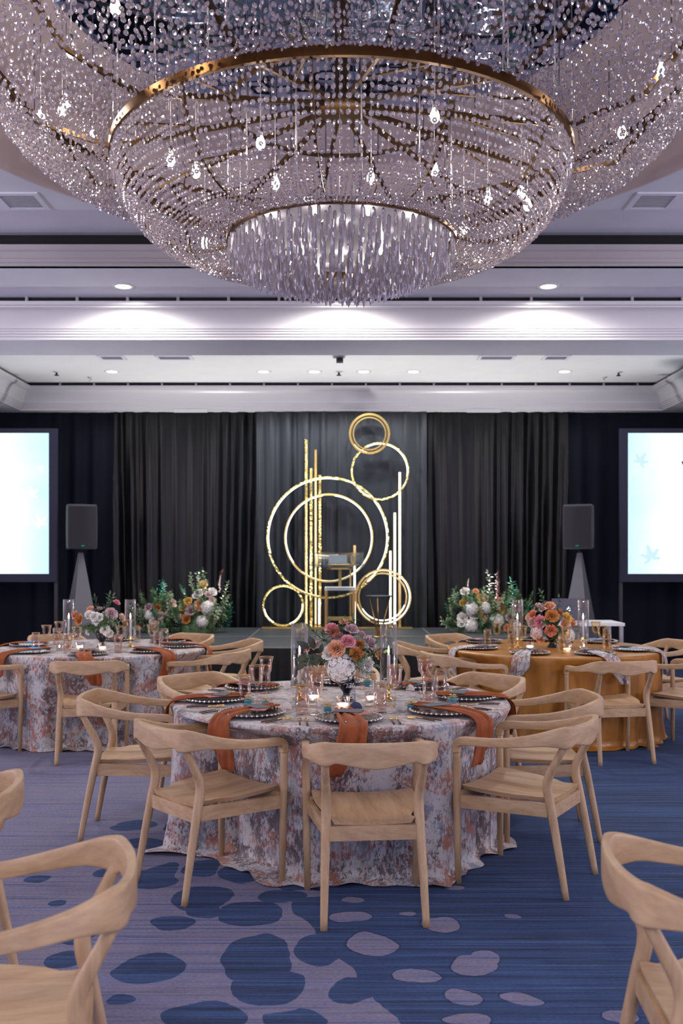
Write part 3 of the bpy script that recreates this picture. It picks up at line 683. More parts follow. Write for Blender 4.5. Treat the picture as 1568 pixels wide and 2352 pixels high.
for i, (r, a) in enumerate(spots):
    zt = Z1-.012-.165*(1-(r/.63)**2); x, y = r*cos(a)+rnd.uniform(-.006, .006), r*sin(a)+rnd.uniform(-.006, .006)
    zt += rnd.uniform(-.012, .012)
    if i < 300: link('crystal_prism', pm[rnd.randrange(3)], ch, (x, y, zt), (rnd.uniform(-.04, .04), rnd.uniform(-.04, .04), rnd.uniform(0, 6)))
    else:
        vs, fs = prism_vf(rnd.choice((.12, .135, .15))); rest.add([Vector(v)+Vector((x, y, zt)) for v in vs], fs)
o = part('rear_crystal_prisms', rest, PRISM, ch, False); o['kind'] = 'stuff'
bulb_m = MB().lathe([(0, -.055), (.012, -.053), (.021, -.04), (.024, -.026), (.019, -.008), (.012, .008), (.011, .012)], 14).mesh('bulb', BULB)
sock_m = MB().lathe([(0, .055), (.006, .055), (.012, .045), (.012, .01), (0, .01)], 10).mesh('socket', ROD)
for u, v, z in [(598, 318, 3.62), (852, 400, 3.62), (632, 412, 3.6), (450, 385, 3.62), (392, 360, 3.62), (998, 255, 3.68), (997, 380, 3.62), (1120, 445, 3.6), (1197, 433, 3.62), (1211, 462, 3.6), (470, 550, 3.40), (1065, 515, 3.42),
                (163, 105, 3.93), (152, 222, 3.93), (143, 243, 3.95), (93, 258, 3.95), (213, 305, 3.93), (1428, 295, 3.93), (265, 5, 3.93), (1520, 150, 3.97), (780, 475, 3.42)]:
    d = (z-EYE)*F/(HOR-v); p = Vector(((u-784)*d/F-TX, d-TY, z)); rr = sqrt(p.x**2+p.y**2)
    if rr > 1.78: p.x *= 1.78/rr; p.y *= 1.78/rr
    b = link('bulb', bulb_m, ch, p); link('socket', sock_m, b)
    o = link('hanging_rod', rod, ch, (p.x, p.y, p.z+.05)); o.scale = (.6, .6, 4.785-p.z-.05)

small_m = MB().lathe([(0, -.03), (.009, -.026), (.012, -.012), (.008, .015), (0, .02)], 10).mesh('bulb', emit('small_lamp_glow', (1, .92, .88), 28))
for r, n in ((.52, 12), (.26, 6)):                       # small lamps under the frosted disc, among the prisms
    for q in range(n):
        a = 2*pi*(q+.5)/n; link('bulb', small_m, ch, (r*cos(a), r*sin(a), Z1-.005))
# ------------------------------------------------------------------ chairs
def make_chair():
    t = thing('dining_chair', 'x', 'chair')
    half = [(.262, .258, .622, .035, .035), (.262, .258, .645, .037, .036), (.263, .250, .667, .040, .036), (.265, .222, .679, .040, .036), (.269, .15, .682, .040, .036), (.275, .03, .690, .042, .034), (.275, -.08, .706, .050, .033), (.264, -.165, .722, .062, .033),
            (.238, -.228, .730, .086, .034), (.205, -.262, .731, .100, .034), (.165, -.277, .737, .084, .029), (.09, -.291, .731, .096, .026), (0, -.296, .725, .108, .025)]
    full = half+[(-x, y, z, h, th) for x, y, z, h, th in half[-2::-1]]
    pts = catmull([q[:3] for q in full], 4); dim = catmull([(q[3], q[4], 0) for q in full], 4); n = len(pts); sides = []
    for i, p in enumerate(pts):
        tn = pts[min(i+1, n-1)]-pts[max(i-1, 0)]; o = Vector((-tn.y, tn.x, 0)) * -1
        if o.length < 1e-3 or abs(tn.z) > .9*tn.length: o = Vector((1 if p.x > 0 else -1, 0, 0))
        elif o.dot(Vector((p.x, p.y-.05, 0))) < 0: o = -o
        sides.append(o.normalized())
    mb = MB().sweep(pts, [supersec(d.y, d.x, 20, 7) for d in dim], sides=sides)
    part('back_rail', mb, WOOD_RAIL, t)
    for sx in (-1, 1):
        path = catmull([(.215*sx, -.262, 0), (.208*sx, -.222, .22), (.201*sx, -.186, .40), (.198*sx, -.168, .485), (.199*sx, -.174, .54), (.205*sx, -.214, .62), (.209*sx, -.256, .70)], 4)
        rs = []
        for p in path: z = p.z; rs.append(.0150+.0075*min(1, z/.48) if z < .5 else .0225-.0055*min(1, (z-.5)/.15))
        part('leg', MB().tube(path, rs, 12), WOOD_LEG, t)
        path = [(.256*sx, .252, 0), (.259*sx, .255, .25), (.261*sx, .257, .42), (.262*sx, .258, .60), (.262*sx, .258, .625)]
        part('leg', MB().tube(path, [.0145, .0175, .0190, .0180, .0172], 12), WOOD_LEG, t)
    ys = [.250, .235, .15, .05, -.02, -.07, -.11, -.145, -.180, -.190]; hw = [.226, .236, .238, .230, .216, .196, .176, .170, .182, .178]
    def top(x, y): return .432+.016*(x/.24)**2*(1 if y > -.1 else .5)+.016*max(0, y)/.25+.006*max(0, -y)/.25
    nu = 13; vs = []; fs = []
    for lay in (0, 1):
        for j, y in enumerate(ys):
            for i in range(nu):
                u = -1+2*i/(nu-1); x = u*hw[j]; b = .92 if lay else 1
                vs.append((x*b, y*(.97 if lay else 1), top(x, y)-(.024 if lay else 0)))
    m_ = len(ys); off = nu*m_
    for j in range(m_-1):
        for i in range(nu-1):
            a = j*nu+i; fs.append((a, a+nu, a+nu+1, a+1)); fs.append((off+a, off+a+1, off+a+nu+1, off+a+nu))
    loop = [i for i in range(nu)]+[j*nu+nu-1 for j in range(1, m_)]+[(m_-1)*nu+i for i in range(nu-2, -1, -1)]+[j*nu for j in range(m_-2, 0, -1)]
    for a, b in zip(loop, loop[1:]+loop[:1]): fs.append((a, b, off+b, off+a))
    part('seat', MB().add(vs, fs), WOOD_SEAT, t, sharp=35)
    part('apron', MB().box(-.185, .185, -.197, -.172, .350, .412), WOOD_RAIL, t, False)
    part('apron', MB().box(-.245, .245, .235, .256, .368, .432), WOOD_RAIL, t, False)
    for sx in (-1, 1):
        a, b = Vector((sx*.196, -.17, 0)), Vector((sx*.248, .245, 0)); o = MB(); dd = Vector((sx*.011, 0, 0)); vs = []
        for z in (.358, .420): vs += [(p+q+Vector((0, 0, z)))[:] for p, q in ((a, -dd), (a, dd), (b, dd), (b, -dd))]
        o.add(vs, [(3, 2, 1, 0), (4, 5, 6, 7), (0, 1, 5, 4), (1, 2, 6, 5), (2, 3, 7, 6), (3, 0, 4, 7)]); part('apron', o, WOOD_RAIL, t, False)
    return t
CH0 = make_chair(); first = [True]; CHAIRS = []
def chair(label, x, y, face, group):
    r = radians(face-90); CHAIRS.append((x, y, radians(face)))
    if first[0]:
        CH0.location = (x, y, 0); CH0.rotation_euler = (0, 0, r); CH0['label'] = label; CH0['group'] = group; first[0] = False; return
    dup(CH0, (x, y, 0), r, label, group)
G = 'chairs around the middle table'
chair('pale oak armchair in the centre front of the middle table, back to the camera', .118, 4.285, 95, G)
chair('pale oak armchair at the front left of the middle table, turned right', -.64, 4.62, 41, G)
chair('pale oak armchair seen side-on at the left of the middle table', -1.17, 5.49, 2, G)
chair('pale oak armchair at the back left of the middle table, half hidden by the cloth', -.84, 6.22, -46, G)
chair('pale oak armchair at the far back of the middle table behind the flowers', -.02, 6.62, -90, G)
chair('pale oak armchair at the back right of the middle table, before the ochre cloth', .83, 6.20, 222, G)
chair('pale oak armchair at the right of the middle table, behind the front right one', 1.145, 5.47, 180, G)
chair('pale oak armchair at the front right of the middle table, turned left', .905, 4.685, 148, G)
G = 'chairs around the left table'
chair('pale oak armchair in front of the left floral table, back to the camera', -1.95, 7.50, 98, G)
chair('pale oak armchair cut by the left edge before the left floral table', -2.93, 7.72, 48, G)
chair('pale oak armchair at the front right of the left floral table', -1.10, 8.10, 160, G)
chair('pale oak armchair at the right of the left floral table, near the stage', -1.05, 9.05, 196, G)
chair('pale oak armchair at the back right of the left floral table', -1.62, 9.66, 238, G)
chair('pale oak armchair at the back left of the left floral table, behind the left candle', -2.78, 9.58, -56, G)
G = 'chairs around the ochre table'
chair('pale oak armchair at the back left of the ochre table, near the stage', 1.18, 9.60, -50, G)
chair('pale oak armchair at the left of the ochre table, left of all its chairs', .77, 8.78, -4, G)
chair('pale oak armchair at the front left of the ochre table', .98, 7.90, 20, G)
chair('pale oak armchair in front of the ochre table, back to the camera', 2.09, 7.48, 100, G)
chair('pale oak armchair at the front right of the ochre table, by the right edge', 2.83, 7.82, 140, G)
chair('pale oak armchair at the back right of the ochre table, by the right edge', 2.95, 8.98, 200, G)
G = 'chairs in the foreground'
chair('large pale oak armchair filling the bottom left corner of the picture', -.82, 2.39, 193, G)
chair('pale oak armchair at the left edge behind the bottom left chair', -1.40, 3.25, 188, G)
chair('large pale oak armchair cut by the bottom right corner of the picture', 0.985, 2.45, -5, G)

# ------------------------------------------------------------------ tables
ZT = .757
def table(label_t, label_c, x, y, R, m, seed, nf, amp, cname='tablecloth', group_t='round tables', group_c='round tablecloths', pk_=2, pa_=.7):
    t = thing('round_table', label_t, 'table', (x, y, 0), 0, group_t)
    part('tabletop', MB().lathe([(0, .72), (R-.03, .72), (R-.02, .735), (R-.03, .748), (0, .748)], 48), DARKWOOD, t)
    for k in range(4):
        a = pi/4+k*pi/2; part('leg', MB().tube([(.55*cos(a), .55*sin(a), 0), (.5*cos(a), .5*sin(a), .72)], .018, 8), ROD, t)
    r = random.Random(seed); ph = [r.uniform(0, 6.28) for _ in range(12)]
    def fold(a, s):
        f = .5*sin(nf*a+ph[0]+.9*sin(3*a+ph[1]))+.35*sin(nf*1.6//1*a+ph[2]+.8*sin(2*a))+.3*sin((nf//2)*a+ph[3])
        f *= .6+.4*sin(5*a+ph[6])
        return amp*(s**1.3)*f
    rows = [('t', i/5*(R-.02)) for i in range(6)]+[('c', q) for q in (.25, .5, .75, 1)]+[('d', (i/16)) for i in range(1, 17)]+[('h', q) for q in (.35, .7, 1)]
    nu = 288
    near = [(cx-x, cy-y, f) for cx, cy, f in CHAIRS if (cx-x)**2+(cy-y)**2 < 1.7**2]
    def limit(a, rr):
        # the cloth gives way where a chair front is pushed against it
        e = Vector((cos(a), sin(a))); out = rr
        for cx, cy, f in near:
            fd = Vector((cos(f), sin(f))); p = Vector((cx, cy))+fd*.262; dn = -fd.dot(p); cs = -fd.dot(e)
            if cs < .35 or dn < .3: continue
            q = (dn-.034)/cs; lat = abs((e*q-p).cross(fd) if hasattr(Vector((0, 0)), 'cross') else 0)
            wgt = 1-min(1, max(0, (lat-.285)/.11)); wgt = wgt*wgt*(3-2*wgt)
            if q < out: out = out+(q-out)*wgt
        return out
    vs = []
    for kind, q in rows:
        for k in range(nu):
            a = 2*pi*k/nu
            if kind == 't': rr, z = max(q, 1e-3), ZT-.002
            elif kind == 'c': rr, z = R-.02+.02*sin(q*pi/2), ZT-.002-.02*(1-cos(q*pi/2))
            elif kind == 'd':
                rr = R+.012*q+fold(a, q); z = ZT-.022-(ZT-.022-.03)*q
                if q > .8: rr += (q-.8)*.05*(1+sin(7*a+ph[4]))
            else:
                rr = R+.012+fold(a, 1)+.010*(1+sin(7*a+ph[4]))+q*(.018+.12*max(0, sin(7*a+ph[5]))**2); z = .030*(1-q)**1.5+.005+.010*(1+sin(31*a+ph[7]))*q*(.5+.5*sin(11*a))
                z = max(z, .004)
            if kind in 'dh': rr = rr+(limit(a, rr)-rr)*min(1, (q*9 if kind == 'd' else 1-.45*q))
            if kind in 'dh':
                s1 = q if kind == 'd' else 1; pl = sin(nf*pk_*a+ph[8]+1.1*sin(4*a+ph[9]))*.5+.5
                rr -= amp*pa_*s1**.8*pl**1.3*(.6+.4*sin(6*a+ph[10]))
            vs.append((rr*cos(a), rr*sin(a), z))
    fs = []
    for j in range(len(rows)-1):
        for k in range(nu): k2 = (k+1) % nu; fs.append((j*nu+k, (j+1)*nu+k, (j+1)*nu+k2, j*nu+k2)) if j else fs.append((k, nu+k, nu+k2, k2))
    c = part(cname, MB().add(vs, fs), m, None, loc=(x, y, 0)); tag(c, label_c, 'tablecloth', group_c); return t
LX, LY, RX, RY = -2.13, 8.6, 1.87, 8.6
table('round table hidden under the middle floral cloth', 'floor-length floral printed cloth on the middle table with puddled hem', TX, TY, .93, FLORAL, 1, 15, .065)
table('round table hidden under the left floral cloth', 'floor-length floral printed cloth on the left table', LX, LY, .93, FLORAL, 2, 15, .065)
table('round table hidden under the ochre cloth', 'floor-length ochre satin cloth with deep folds on the right table', RX, RY, .93, OCHRE, 3, 26, .045, pk_=1, pa_=1.25)

# ---- place settings -------------------------------------------------------------
RIM = .93
def napkin_mesh(seed, m, tw):
    r = random.Random(seed); ph = [r.uniform(0, 6.28) for _ in range(4)]
    path = [(-.17, .028, .034), (-.10, .028, .040), (.0, .026, .040), (.10, .024, .046), (.18, .014, .050), (.215, .006, .052), (.248, -.012, .054), (.262, -.05, .060), (.266, -.10, .066), (.270, -.14, .066), (.270, -.165, .058)]
    P = catmull([(a, b, w_) for a, b, w_ in path], 3); nu, nv = 19, len(P)
    def fn(u, v):
        i = min(nv-1, int(round(v*(nv-1)))); q = P[i]; k = -1+2*u; dn = 1 if i > nv*.55 else 0; s = i/(nv-1)
        f = .55*sin(k*7+ph[0]+s*1.5)+.45*sin(k*12+ph[1]-s*2)
        x = k*q.z*1.28*(1+.05*sin(s*9+ph[2]))+tw*max(0, s-.4)*.14+.02*sin(s*5+ph[3]); y = q.x; z = q.y
        if dn: y += .010*f*min(1, (s-.5)*4)+.004; z -= (.085*k*tw*s*min(1, (s-.6)*4) if s > .6 else 0)+(.05*(1-abs(k)) if s > .9 else 0)*(s-.9)*10
        else: z += .008*f+.006
        return (x, y, z)
    return MB().grid(fn, nu, nv).mesh('napkin', m)
NAPR = [napkin_mesh(i, RUST, tw) for i, tw in ((1, .6), (2, -.7), (3, .2))]; NAPF = [napkin_mesh(i, FLORAL, tw) for i, tw in ((4, .5), (5, -.6))]
def menu_mb(): return MB().box(-.04, .04, -.07, .07, 0, .003)
def make_charger():
    t = thing('charger_plate', 'x', 'plate')
    part('dish', MB().lathe([(0, .004), (.10, .004), (.125, .008), (.158, .016), (.162, .018), (.158, .020), (.12, .012), (.10, .009), (0, .009)], 40, ripple=lambda a, z: .01*sin(36*a) if z > .012 else 0), CHARGER, t)
    rb = MB(); n = 40
    for k in range(n):
        a = 2*pi*k/n; c = Vector((.163*cos(a), .163*sin(a), .018)); q = .0085
        vs = [c+Vector((0, 0, q))]+[c+Vector((q*cos(2*pi*i/6), q*sin(2*pi*i/6), 0)) for i in range(6)]+[c-Vector((0, 0, q))]
        fs = []
        for i in range(6): j = (i+1) % 6; fs += [(0, 1+i, 1+j), (7, 1+j, 1+i)]
        rb.add(vs, fs)
    part('beaded_rim', rb, BEADRIM, t); return t
def make_goblet(m):
    t = thing('wine_goblet', 'x', 'glass')
    part('base', MB().lathe([(0, 0), (.036, 0), (.036, .003), (.008, .010), (.006, .014)], 28), m, t)
    part('stem', MB().lathe([(.006, .013), (.005, .05), (.008, .058), (.005, .066), (.006, .10), (.010, .108)], 16), m, t)
    part('bowl', MB().lathe([(.006, .105), (.018, .112), (.030, .128), (.034, .150), (.034, .180), (.042, .210), (.0435, .211), (.036, .180), (.0325, .150), (.027, .130), (.012, .116), (.0, .113)], 32), m, t)
    part('gilt_rim', MB().lathe([(.0418, .2095), (.0440, .2095), (.0440, .2125), (.0418, .2125), (.0418, .2095)], 32), BRONZE, t); return t
def make_tumbler(m):
    t = thing('tumbler', 'x', 'glass')
    part('body', MB().lathe([(0, .016), (.029, .016), (.030, .03), (.031, .147), (.033, .1475), (.0325, .03), (.032, .004), (.028, 0), (0, 0)], 32), m, t)
    part('base_disc', MB().lathe([(0, .002), (.0285, .002), (.0285, .014), (0, .014)], 24), GLASS, t)
    part('etched_lines', MB().lathe([(.0332, .035), (.0336, .05), (.0334, .08), (.0337, .09), (.0336, .11)], 32, ripple=lambda a, z: .012*sin(9*a+60*z)), GLASS, t)
    part('gilt_rim', MB().lathe([(.0308, .1465), (.0335, .1465), (.0335, .149), (.0308, .149), (.0308, .1465)], 32), BRONZE, t); return t
def make_macaron():
    t = thing('favor_box', 'x', 'box')
    b = part('clear_box', MB().box(-.026, .026, -.026, .026, .001, .040), GLASS, t, False)
    part('macaron', MB().lathe([(0, .003), (.018, .004), (.022, .010), (.020, .014), (.018, .0145), (.018, .020), (.020, .0205), (.022, .025), (.018, .033), (0, .036)], 20), TEAL, t)
    r = MB()
    for a in (0, pi/2): r.box(-.0275, .0275, -.004, .004, .040, .0412, Matrix.Rotation(a, 4, 'Z'))
    for k in range(4):
        a = k*pi/2+.5; r.sweep([(0, 0, .041), (.012*cos(a), .012*sin(a), .054), (.024*cos(a), .024*sin(a), .052), (.012*cos(a), .012*sin(a), .043)], [[(-.004, -.0006), (.004, -.0006), (.004, .0006), (-.004, .0006)]]*4, sides=[(-sin(a), cos(a), 0)]*4)
    part('ribbon', r, RIBBON, t, False); return t
def make_fork():
    t = thing('fork', 'x', 'fork')
    part('handle', MB().sweep([(0, .10, .004), (0, .04, .006), (0, -.01, .005)], [supersec(.009, .006, 8, 2.5), supersec(.010, .007, 8, 2.5), supersec(.007, .005, 8, 2.5)], sides=[(1, 0, 0)]*3), DARKWOOD, t)
    h = MB().sweep([(0, -.01, .005), (0, -.05, .005), (0, -.058, .006)], [supersec(.006, .004, 8, 2.5), supersec(.018, .003, 8, 2.5), supersec(.02, .003, 8, 2.5)], sides=[(1, 0, 0)]*3)
    for k in range(4): x = -.0075+.005*k; h.sweep([(x, -.056, .006), (x, -.085, .009), (x, -.098, .008)], [supersec(.003, .0025, 6, 2.2)]*3, sides=[(1, 0, 0)]*3)
    part('tines', h, GOLD, t); return t
def make_knife():
    t = thing('table_knife', 'x', 'knife')
    part('handle', MB().sweep([(0, .11, .004), (0, .05, .005), (0, .0, .004)], [supersec(.010, .006, 8, 2.5), supersec(.011, .007, 8, 2.5), supersec(.008, .006, 8, 2.5)], sides=[(1, 0, 0)]*3), DARKWOOD, t)
    part('blade', MB().sweep([(0, 0, .004), (.001, -.05, .004), (.001, -.10, .003), (.003, -.115, .003)], [supersec(.010, .002, 8, 2.5), supersec(.016, .002, 8, 2.5), supersec(.014, .002, 8, 2.5), supersec(.004, .001, 8, 2.5)], sides=[(1, 0, 0)]*4), GOLD, t); return t
def make_spoon():
    t = thing('spoon', 'x', 'spoon')
    part('handle', MB().sweep([(0, .09, .004), (0, .03, .006), (0, -.02, .005)], [supersec(.009, .006, 8, 2.5), supersec(.009, .006, 8, 2.5), supersec(.005, .004, 8, 2.5)], sides=[(1, 0, 0)]*3), DARKWOOD, t)
    part('bowl', MB().sweep([(0, -.02, .005), (0, -.035, .005), (0, -.055, .004), (0, -.075, .005), (0, -.083, .007)], [supersec(.005, .003, 10, 2), supersec(.018, .003, 10, 2), supersec(.029, .004, 10, 2), supersec(.02, .003, 10, 2), supersec(.005, .002, 10, 2)], sides=[(1, 0, 0)]*5), GOLD, t); return t
def make_card(m, scrib):
    t = thing('place_card', 'x', 'card'); n = 18
    vs = [(.033*cos(pi*k/n), -.001, .001+.036*sin(pi*k/n)) for k in range(n+1)]; vs += [(x, .001, z) for x, y, z in vs]
    fs = [tuple(range(n+1))[::-1], tuple(n+1+k for k in range(n+1))]+[(k, k+1, n+2+k, n+1+k) for k in range(n)]+[(n, 0, n+1, 2*n+1)]
    part('card', MB().add(vs, fs), m, t, False)
    part('handwriting', MB().tube([(-.018+.003*k, -.0015, .014+.0035*sin(k*2.1)+.002*sin(k*.9)) for k in range(13)], .0007, 4), scrib, t); return t
PRO = {}
def place(key, make, loc, rz, label, group):
    if key not in PRO:
        t = make(); t.location = loc; t.rotation_euler = (0, 0, rz); t['label'] = label; t['group'] = group; PRO[key] = t; return t
    return dup(PRO[key], loc, rz, label, group)
MENU = {}
def settings(cx, cy, tname, lst, nap, napname, gl, glname, full):
    for a_deg, pos, opts in lst:
        a = radians(a_deg); rz = a-pi/2                       # local +y points outward to the diner, +x to the diner's left ... seen from the table
        def at(tx, ro, z=ZT):
            c, s = cos(a), sin(a); return Vector((cx+c*ro-s*tx, cy+s*ro+c*tx, z))
        place('charger', make_charger, at(0, .70, ZT-.001), rz, f'beaded smoked-glass charger plate at the {pos} place of the {tname}', f'charger plates on the {tname}')
        k = opts.get('n', rnd.randrange(len(nap)))
        o = link('napkin', nap[k], None, at(0, .70, ZT), (0, 0, rz)); tag(o, f'{napname} napkin hanging off the {pos} place of the {tname}', 'napkin', f'napkins on the {tname}'); o.modifiers.new('thick', 'SOLIDIFY').thickness = .0035
        o = part('menu_card', menu_mb(), BLUEC if opts.get('blue') else SLATE, None, False, loc=at(opts.get('mx', .0), .66, ZT+.037), rot=(0, 0, rz+pi/2*.8)); tag(o, f'{"blue" if opts.get("blue") else "slate grey"} menu card at the {pos} place of the {tname}', 'card', f'menu cards on the {tname}')
        if full or opts.get('rose'):
            o = part('note_card', MB().box(-.04, .04, -.05, .05, 0, .002), ROSECARD, None, False, loc=at(.055, .70, ZT+.034), rot=(0, 0, rz+.5)); tag(o, f'small rose card beside the menu at the {pos} place of the {tname}', 'card', f'rose cards on the {tname}')
        g = opts.get('g', (-.13, .47)); tu = opts.get('t', (-.20, .53))
        ab = lambda key, dflt: Vector((*opts[key], ZT)) if key in opts else dflt
        place('goblet'+glname, lambda: make_goblet(gl), ab('G', at(*g)), 0, f'{glname} glass stemmed goblet at the {pos} place of the {tname}', f'goblets on the {tname}')
        place('tumbler'+glname, lambda: make_tumbler(gl), ab('T', at(*tu)), 0, f'{glname} glass tumbler at the {pos} place of the {tname}', f'tumblers on the {tname}')
        if full:
            place('macaron', make_macaron, ab('B', at(*opts.get('b', (.15, .52)))), rz+.3, f'teal macaron in a clear box at the {pos} place of the {tname}', f'favour boxes on the {tname}')
            nv = opts.get('navy'); place('cardn' if nv else 'cardc', lambda: make_card(NAVY if nv else CREAM, INK if nv else DARKWOOD), ab('C', at(*opts.get('c', (.02, .50)))), (rz+pi if sin(a) > .2 else rz)+pi*(0), f'{"navy" if nv else "cream"} half-round place card at the {pos} place of the {tname}', f'place cards on the {tname}')
            for q, w_ in ((.205, 'inner'), (.235, 'outer')):
                place('fork', make_fork, at(q, .74), rz, f'{w_} gold fork with dark handle at the {pos} place of the {tname}', f'forks on the {tname}')
            place('knife', make_knife, at(-.205, .74), rz, f'gold knife with dark handle at the {pos} place of the {tname}', f'knives on the {tname}')
            place('spoon', make_spoon, at(-.24, .745), rz, f'gold spoon with dark handle at the {pos} place of the {tname}', f'spoons on the {tname}')
settings(TX, TY, 'middle floral table', [
    (273, 'front', dict(navy=1, n=0, G=(-.125, 4.885), T=(.20, 4.95), B=(-.07, 4.90), C=(.075, 5.05))), (230, 'front left', dict(n=1, G=(-.455, 5.20), T=(-.20, 4.885), B=(-.40, 5.10), C=(-.285, 5.06))),
    (185, 'left', dict(n=2, G=(-.44, 5.65), T=(-.53, 5.30), B=(-.50, 5.17), C=(-.42, 5.42))), (140, 'back left', dict(n=0, G=(-.12, 5.80), T=(-.46, 5.80), C=(-.33, 5.84), B=(-.28, 5.95))),
    (92, 'back', dict(n=1, G=(.12, 5.84), T=(-.20, 5.95), B=(.16, 5.98), C=(.05, 5.92))), (46, 'back right', dict(n=2, G=(.48, 5.66), T=(.33, 5.82), C=(.41, 5.76), B=(.30, 6.02))),
    (2, 'right', dict(n=1, G=(.475, 5.42), T=(.575, 5.60), B=(.60, 5.22), C=(.45, 5.53))), (317, 'front right', dict(n=0, G=(.285, 5.14), T=(.475, 5.27), B=(.36, 5.0), C=(.30, 5.02)))], NAPR, 'rust velvet', PINK, 'blush', True)
settings(LX, LY, 'left floral table', [(275, 'front', dict(n=1)), (318, 'front right', dict(n=0, rose=1)), (0, 'right', dict(n=2, rose=1)), (45, 'back right', dict(n=0)), (90, 'back', {}), (170, 'left', dict(n=1, blue=1)), (228, 'front left', dict(n=2, blue=1))], NAPR, 'rust velvet', PINK, 'blush', False)
settings(RX, RY, 'ochre table', [(243, 'front left', dict(n=0)), (287, 'front right', dict(n=1)), (195, 'left', dict(n=1, rose=1)), (140, 'back left', dict(n=0, rose=1)), (90, 'back', {}), (40, 'back right', dict(n=0, blue=1)), (332, 'right', dict(n=1))], NAPF, 'floral printed', AMBER, 'amber', False)

# ---- candles, votives -------------------------------------------------------------
def make_holder():
    t = thing('candle_holder', 'x', 'candle holder')
    part('base', MB().lathe([(0, 0), (.038, 0), (.038, .004), (.02, .010), (.009, .018)], 28), GOLD, t)
    part('stem', MB().lathe([(.009, .017), (.007, .03), (.012, .036), (.006, .044), (.008, .06), (.018, .068)], 20), GOLD, t)
    part('cup', MB().lathe([(.012, .066), (.050, .070), (.050, .074), (.014, .075), (.014, .092), (.011, .092), (.011, .078), (0, .078)], 28), GOLD, t); return t
def make_candle():
    t = thing('taper_candle', 'x', 'candle')
    part('wax', MB().lathe([(0, 0), (.010, 0), (.0105, .02), (.0095, .17), (.007, .174), (0, .171)], 16), WAX, t)
    part('wick', MB().tube([(0, 0, .170), (.001, 0, .182)], .001, 5), WICK, t)
    part('flame', MB().lathe([(0, .176), (.004, .181), (.0055, .190), (.004, .204), (.0015, .218), (0, .224)], 12), FLAME, t); return t
def make_hurricane():
    t = thing('hurricane_glass', 'x', 'glass')
    part('cylinder', MB().lathe([(.0485, 0), (.0485, .345), (.0465, .345), (.0465, 0), (.0485, 0)], 40), GLASS, t)
    part('rim', MB().lathe([(.0462, .344), (.0490, .344), (.0490, .348), (.0462, .348), (.0462, .344)], 40), GLASS, t); return t
def candle_set(x, y, where, tn, h=1):
    place('holder', make_holder, (x, y, ZT-.001), 0, f'turned brass candle holder {where} on the {tn}', 'brass candle holders')
    place('candle', make_candle, (x, y, ZT+.078), 0, f'lit ivory taper candle {where} on the {tn}', 'taper candles')
    place('hurricane', make_hurricane, (x, y, ZT+.0745), 0, f'tall clear glass chimney around the candle {where} on the {tn}', 'glass chimneys')
def make_votive():
    t = thing('votive_holder', 'x', 'votive')
    part('cup', MB().lathe([(0, .004), (.024, .004), (.030, .012), (.033, .03), (.032, .055), (.034, .058), (.036, .03), (.033, .008), (.024, 0), (0, 0)], 24, ripple=lambda a, z: .03*sin(12*a+130*z)), FROST, t, False)
    part('wax', MB().lathe([(0, .006), (.022, .006), (.026, .02), (0, .022)], 18), TEA, t); return t
def make_tealight():
    t = thing('tealight_cup', 'x', 'tealight')
    part('cup', MB().lathe([(0, .010), (.022, .010), (.023, .07), (.0245, .0705), (.0245, .002), (.02, 0), (0, 0)], 24), GLASS, t)
    w_ = part('wax', MB().lathe([(0, .011), (.020, .011), (.020, .026), (0, .026)], 18), WAX, t)
    part('flame', MB().lathe([(0, .027), (.004, .031), (.003, .040), (0, .047)], 10), FLAME, t); return t
candle_set(-.235, 5.42, 'left of the flowers', 'middle floral table'); candle_set(.262, 5.38, 'right of the flowers', 'middle floral table')
candle_set(-2.43, 8.62, 'left of the flowers', 'left floral table'); candle_set(-1.88, 8.62, 'right of the flowers', 'left floral table')
candle_set(1.555, 8.55, 'left of the flowers', 'ochre table'); candle_set(2.135, 8.55, 'right of the flowers', 'ochre table')
for x, y, lb in ((.008, 5.12, 'glowing cut-glass votive before the black vase on the middle table'), (.165, 5.38, 'glowing cut-glass votive right of the black vase on the middle table'), (-.155, 5.42, 'glowing cut-glass votive left of the black vase on the middle table'),
                 (-2.08, 8.42, 'glowing cut-glass votive right of the vase on the left table'), (-2.30, 8.5, 'glowing cut-glass votive left of the vase on the left table'), (1.66, 8.52, 'glowing cut-glass votive left of the flowers on the ochre table'), (1.93, 8.28, 'glowing cut-glass votive before the flowers on the ochre table')):
    place('votive', make_votive, (x, y, ZT-.001), 0, lb, 'cut-glass votives')
for x, y, lb in ((-.155, 5.20, 'clear tealight cup at the left front of the vase on the middle table'), (.150, 5.20, 'clear tealight cup at the right front of the vase on the middle table'), (-2.22, 8.28, 'clear tealight cup before the vase on the left table'), (-2.42, 8.3, 'clear tealight cup at the left front of the left table'), (2.10, 8.38, 'clear tealight cup right of the flowers on the ochre table')):
    place('tealight', make_tealight, (x, y, ZT-.001), 0, lb, 'clear tealight cups')

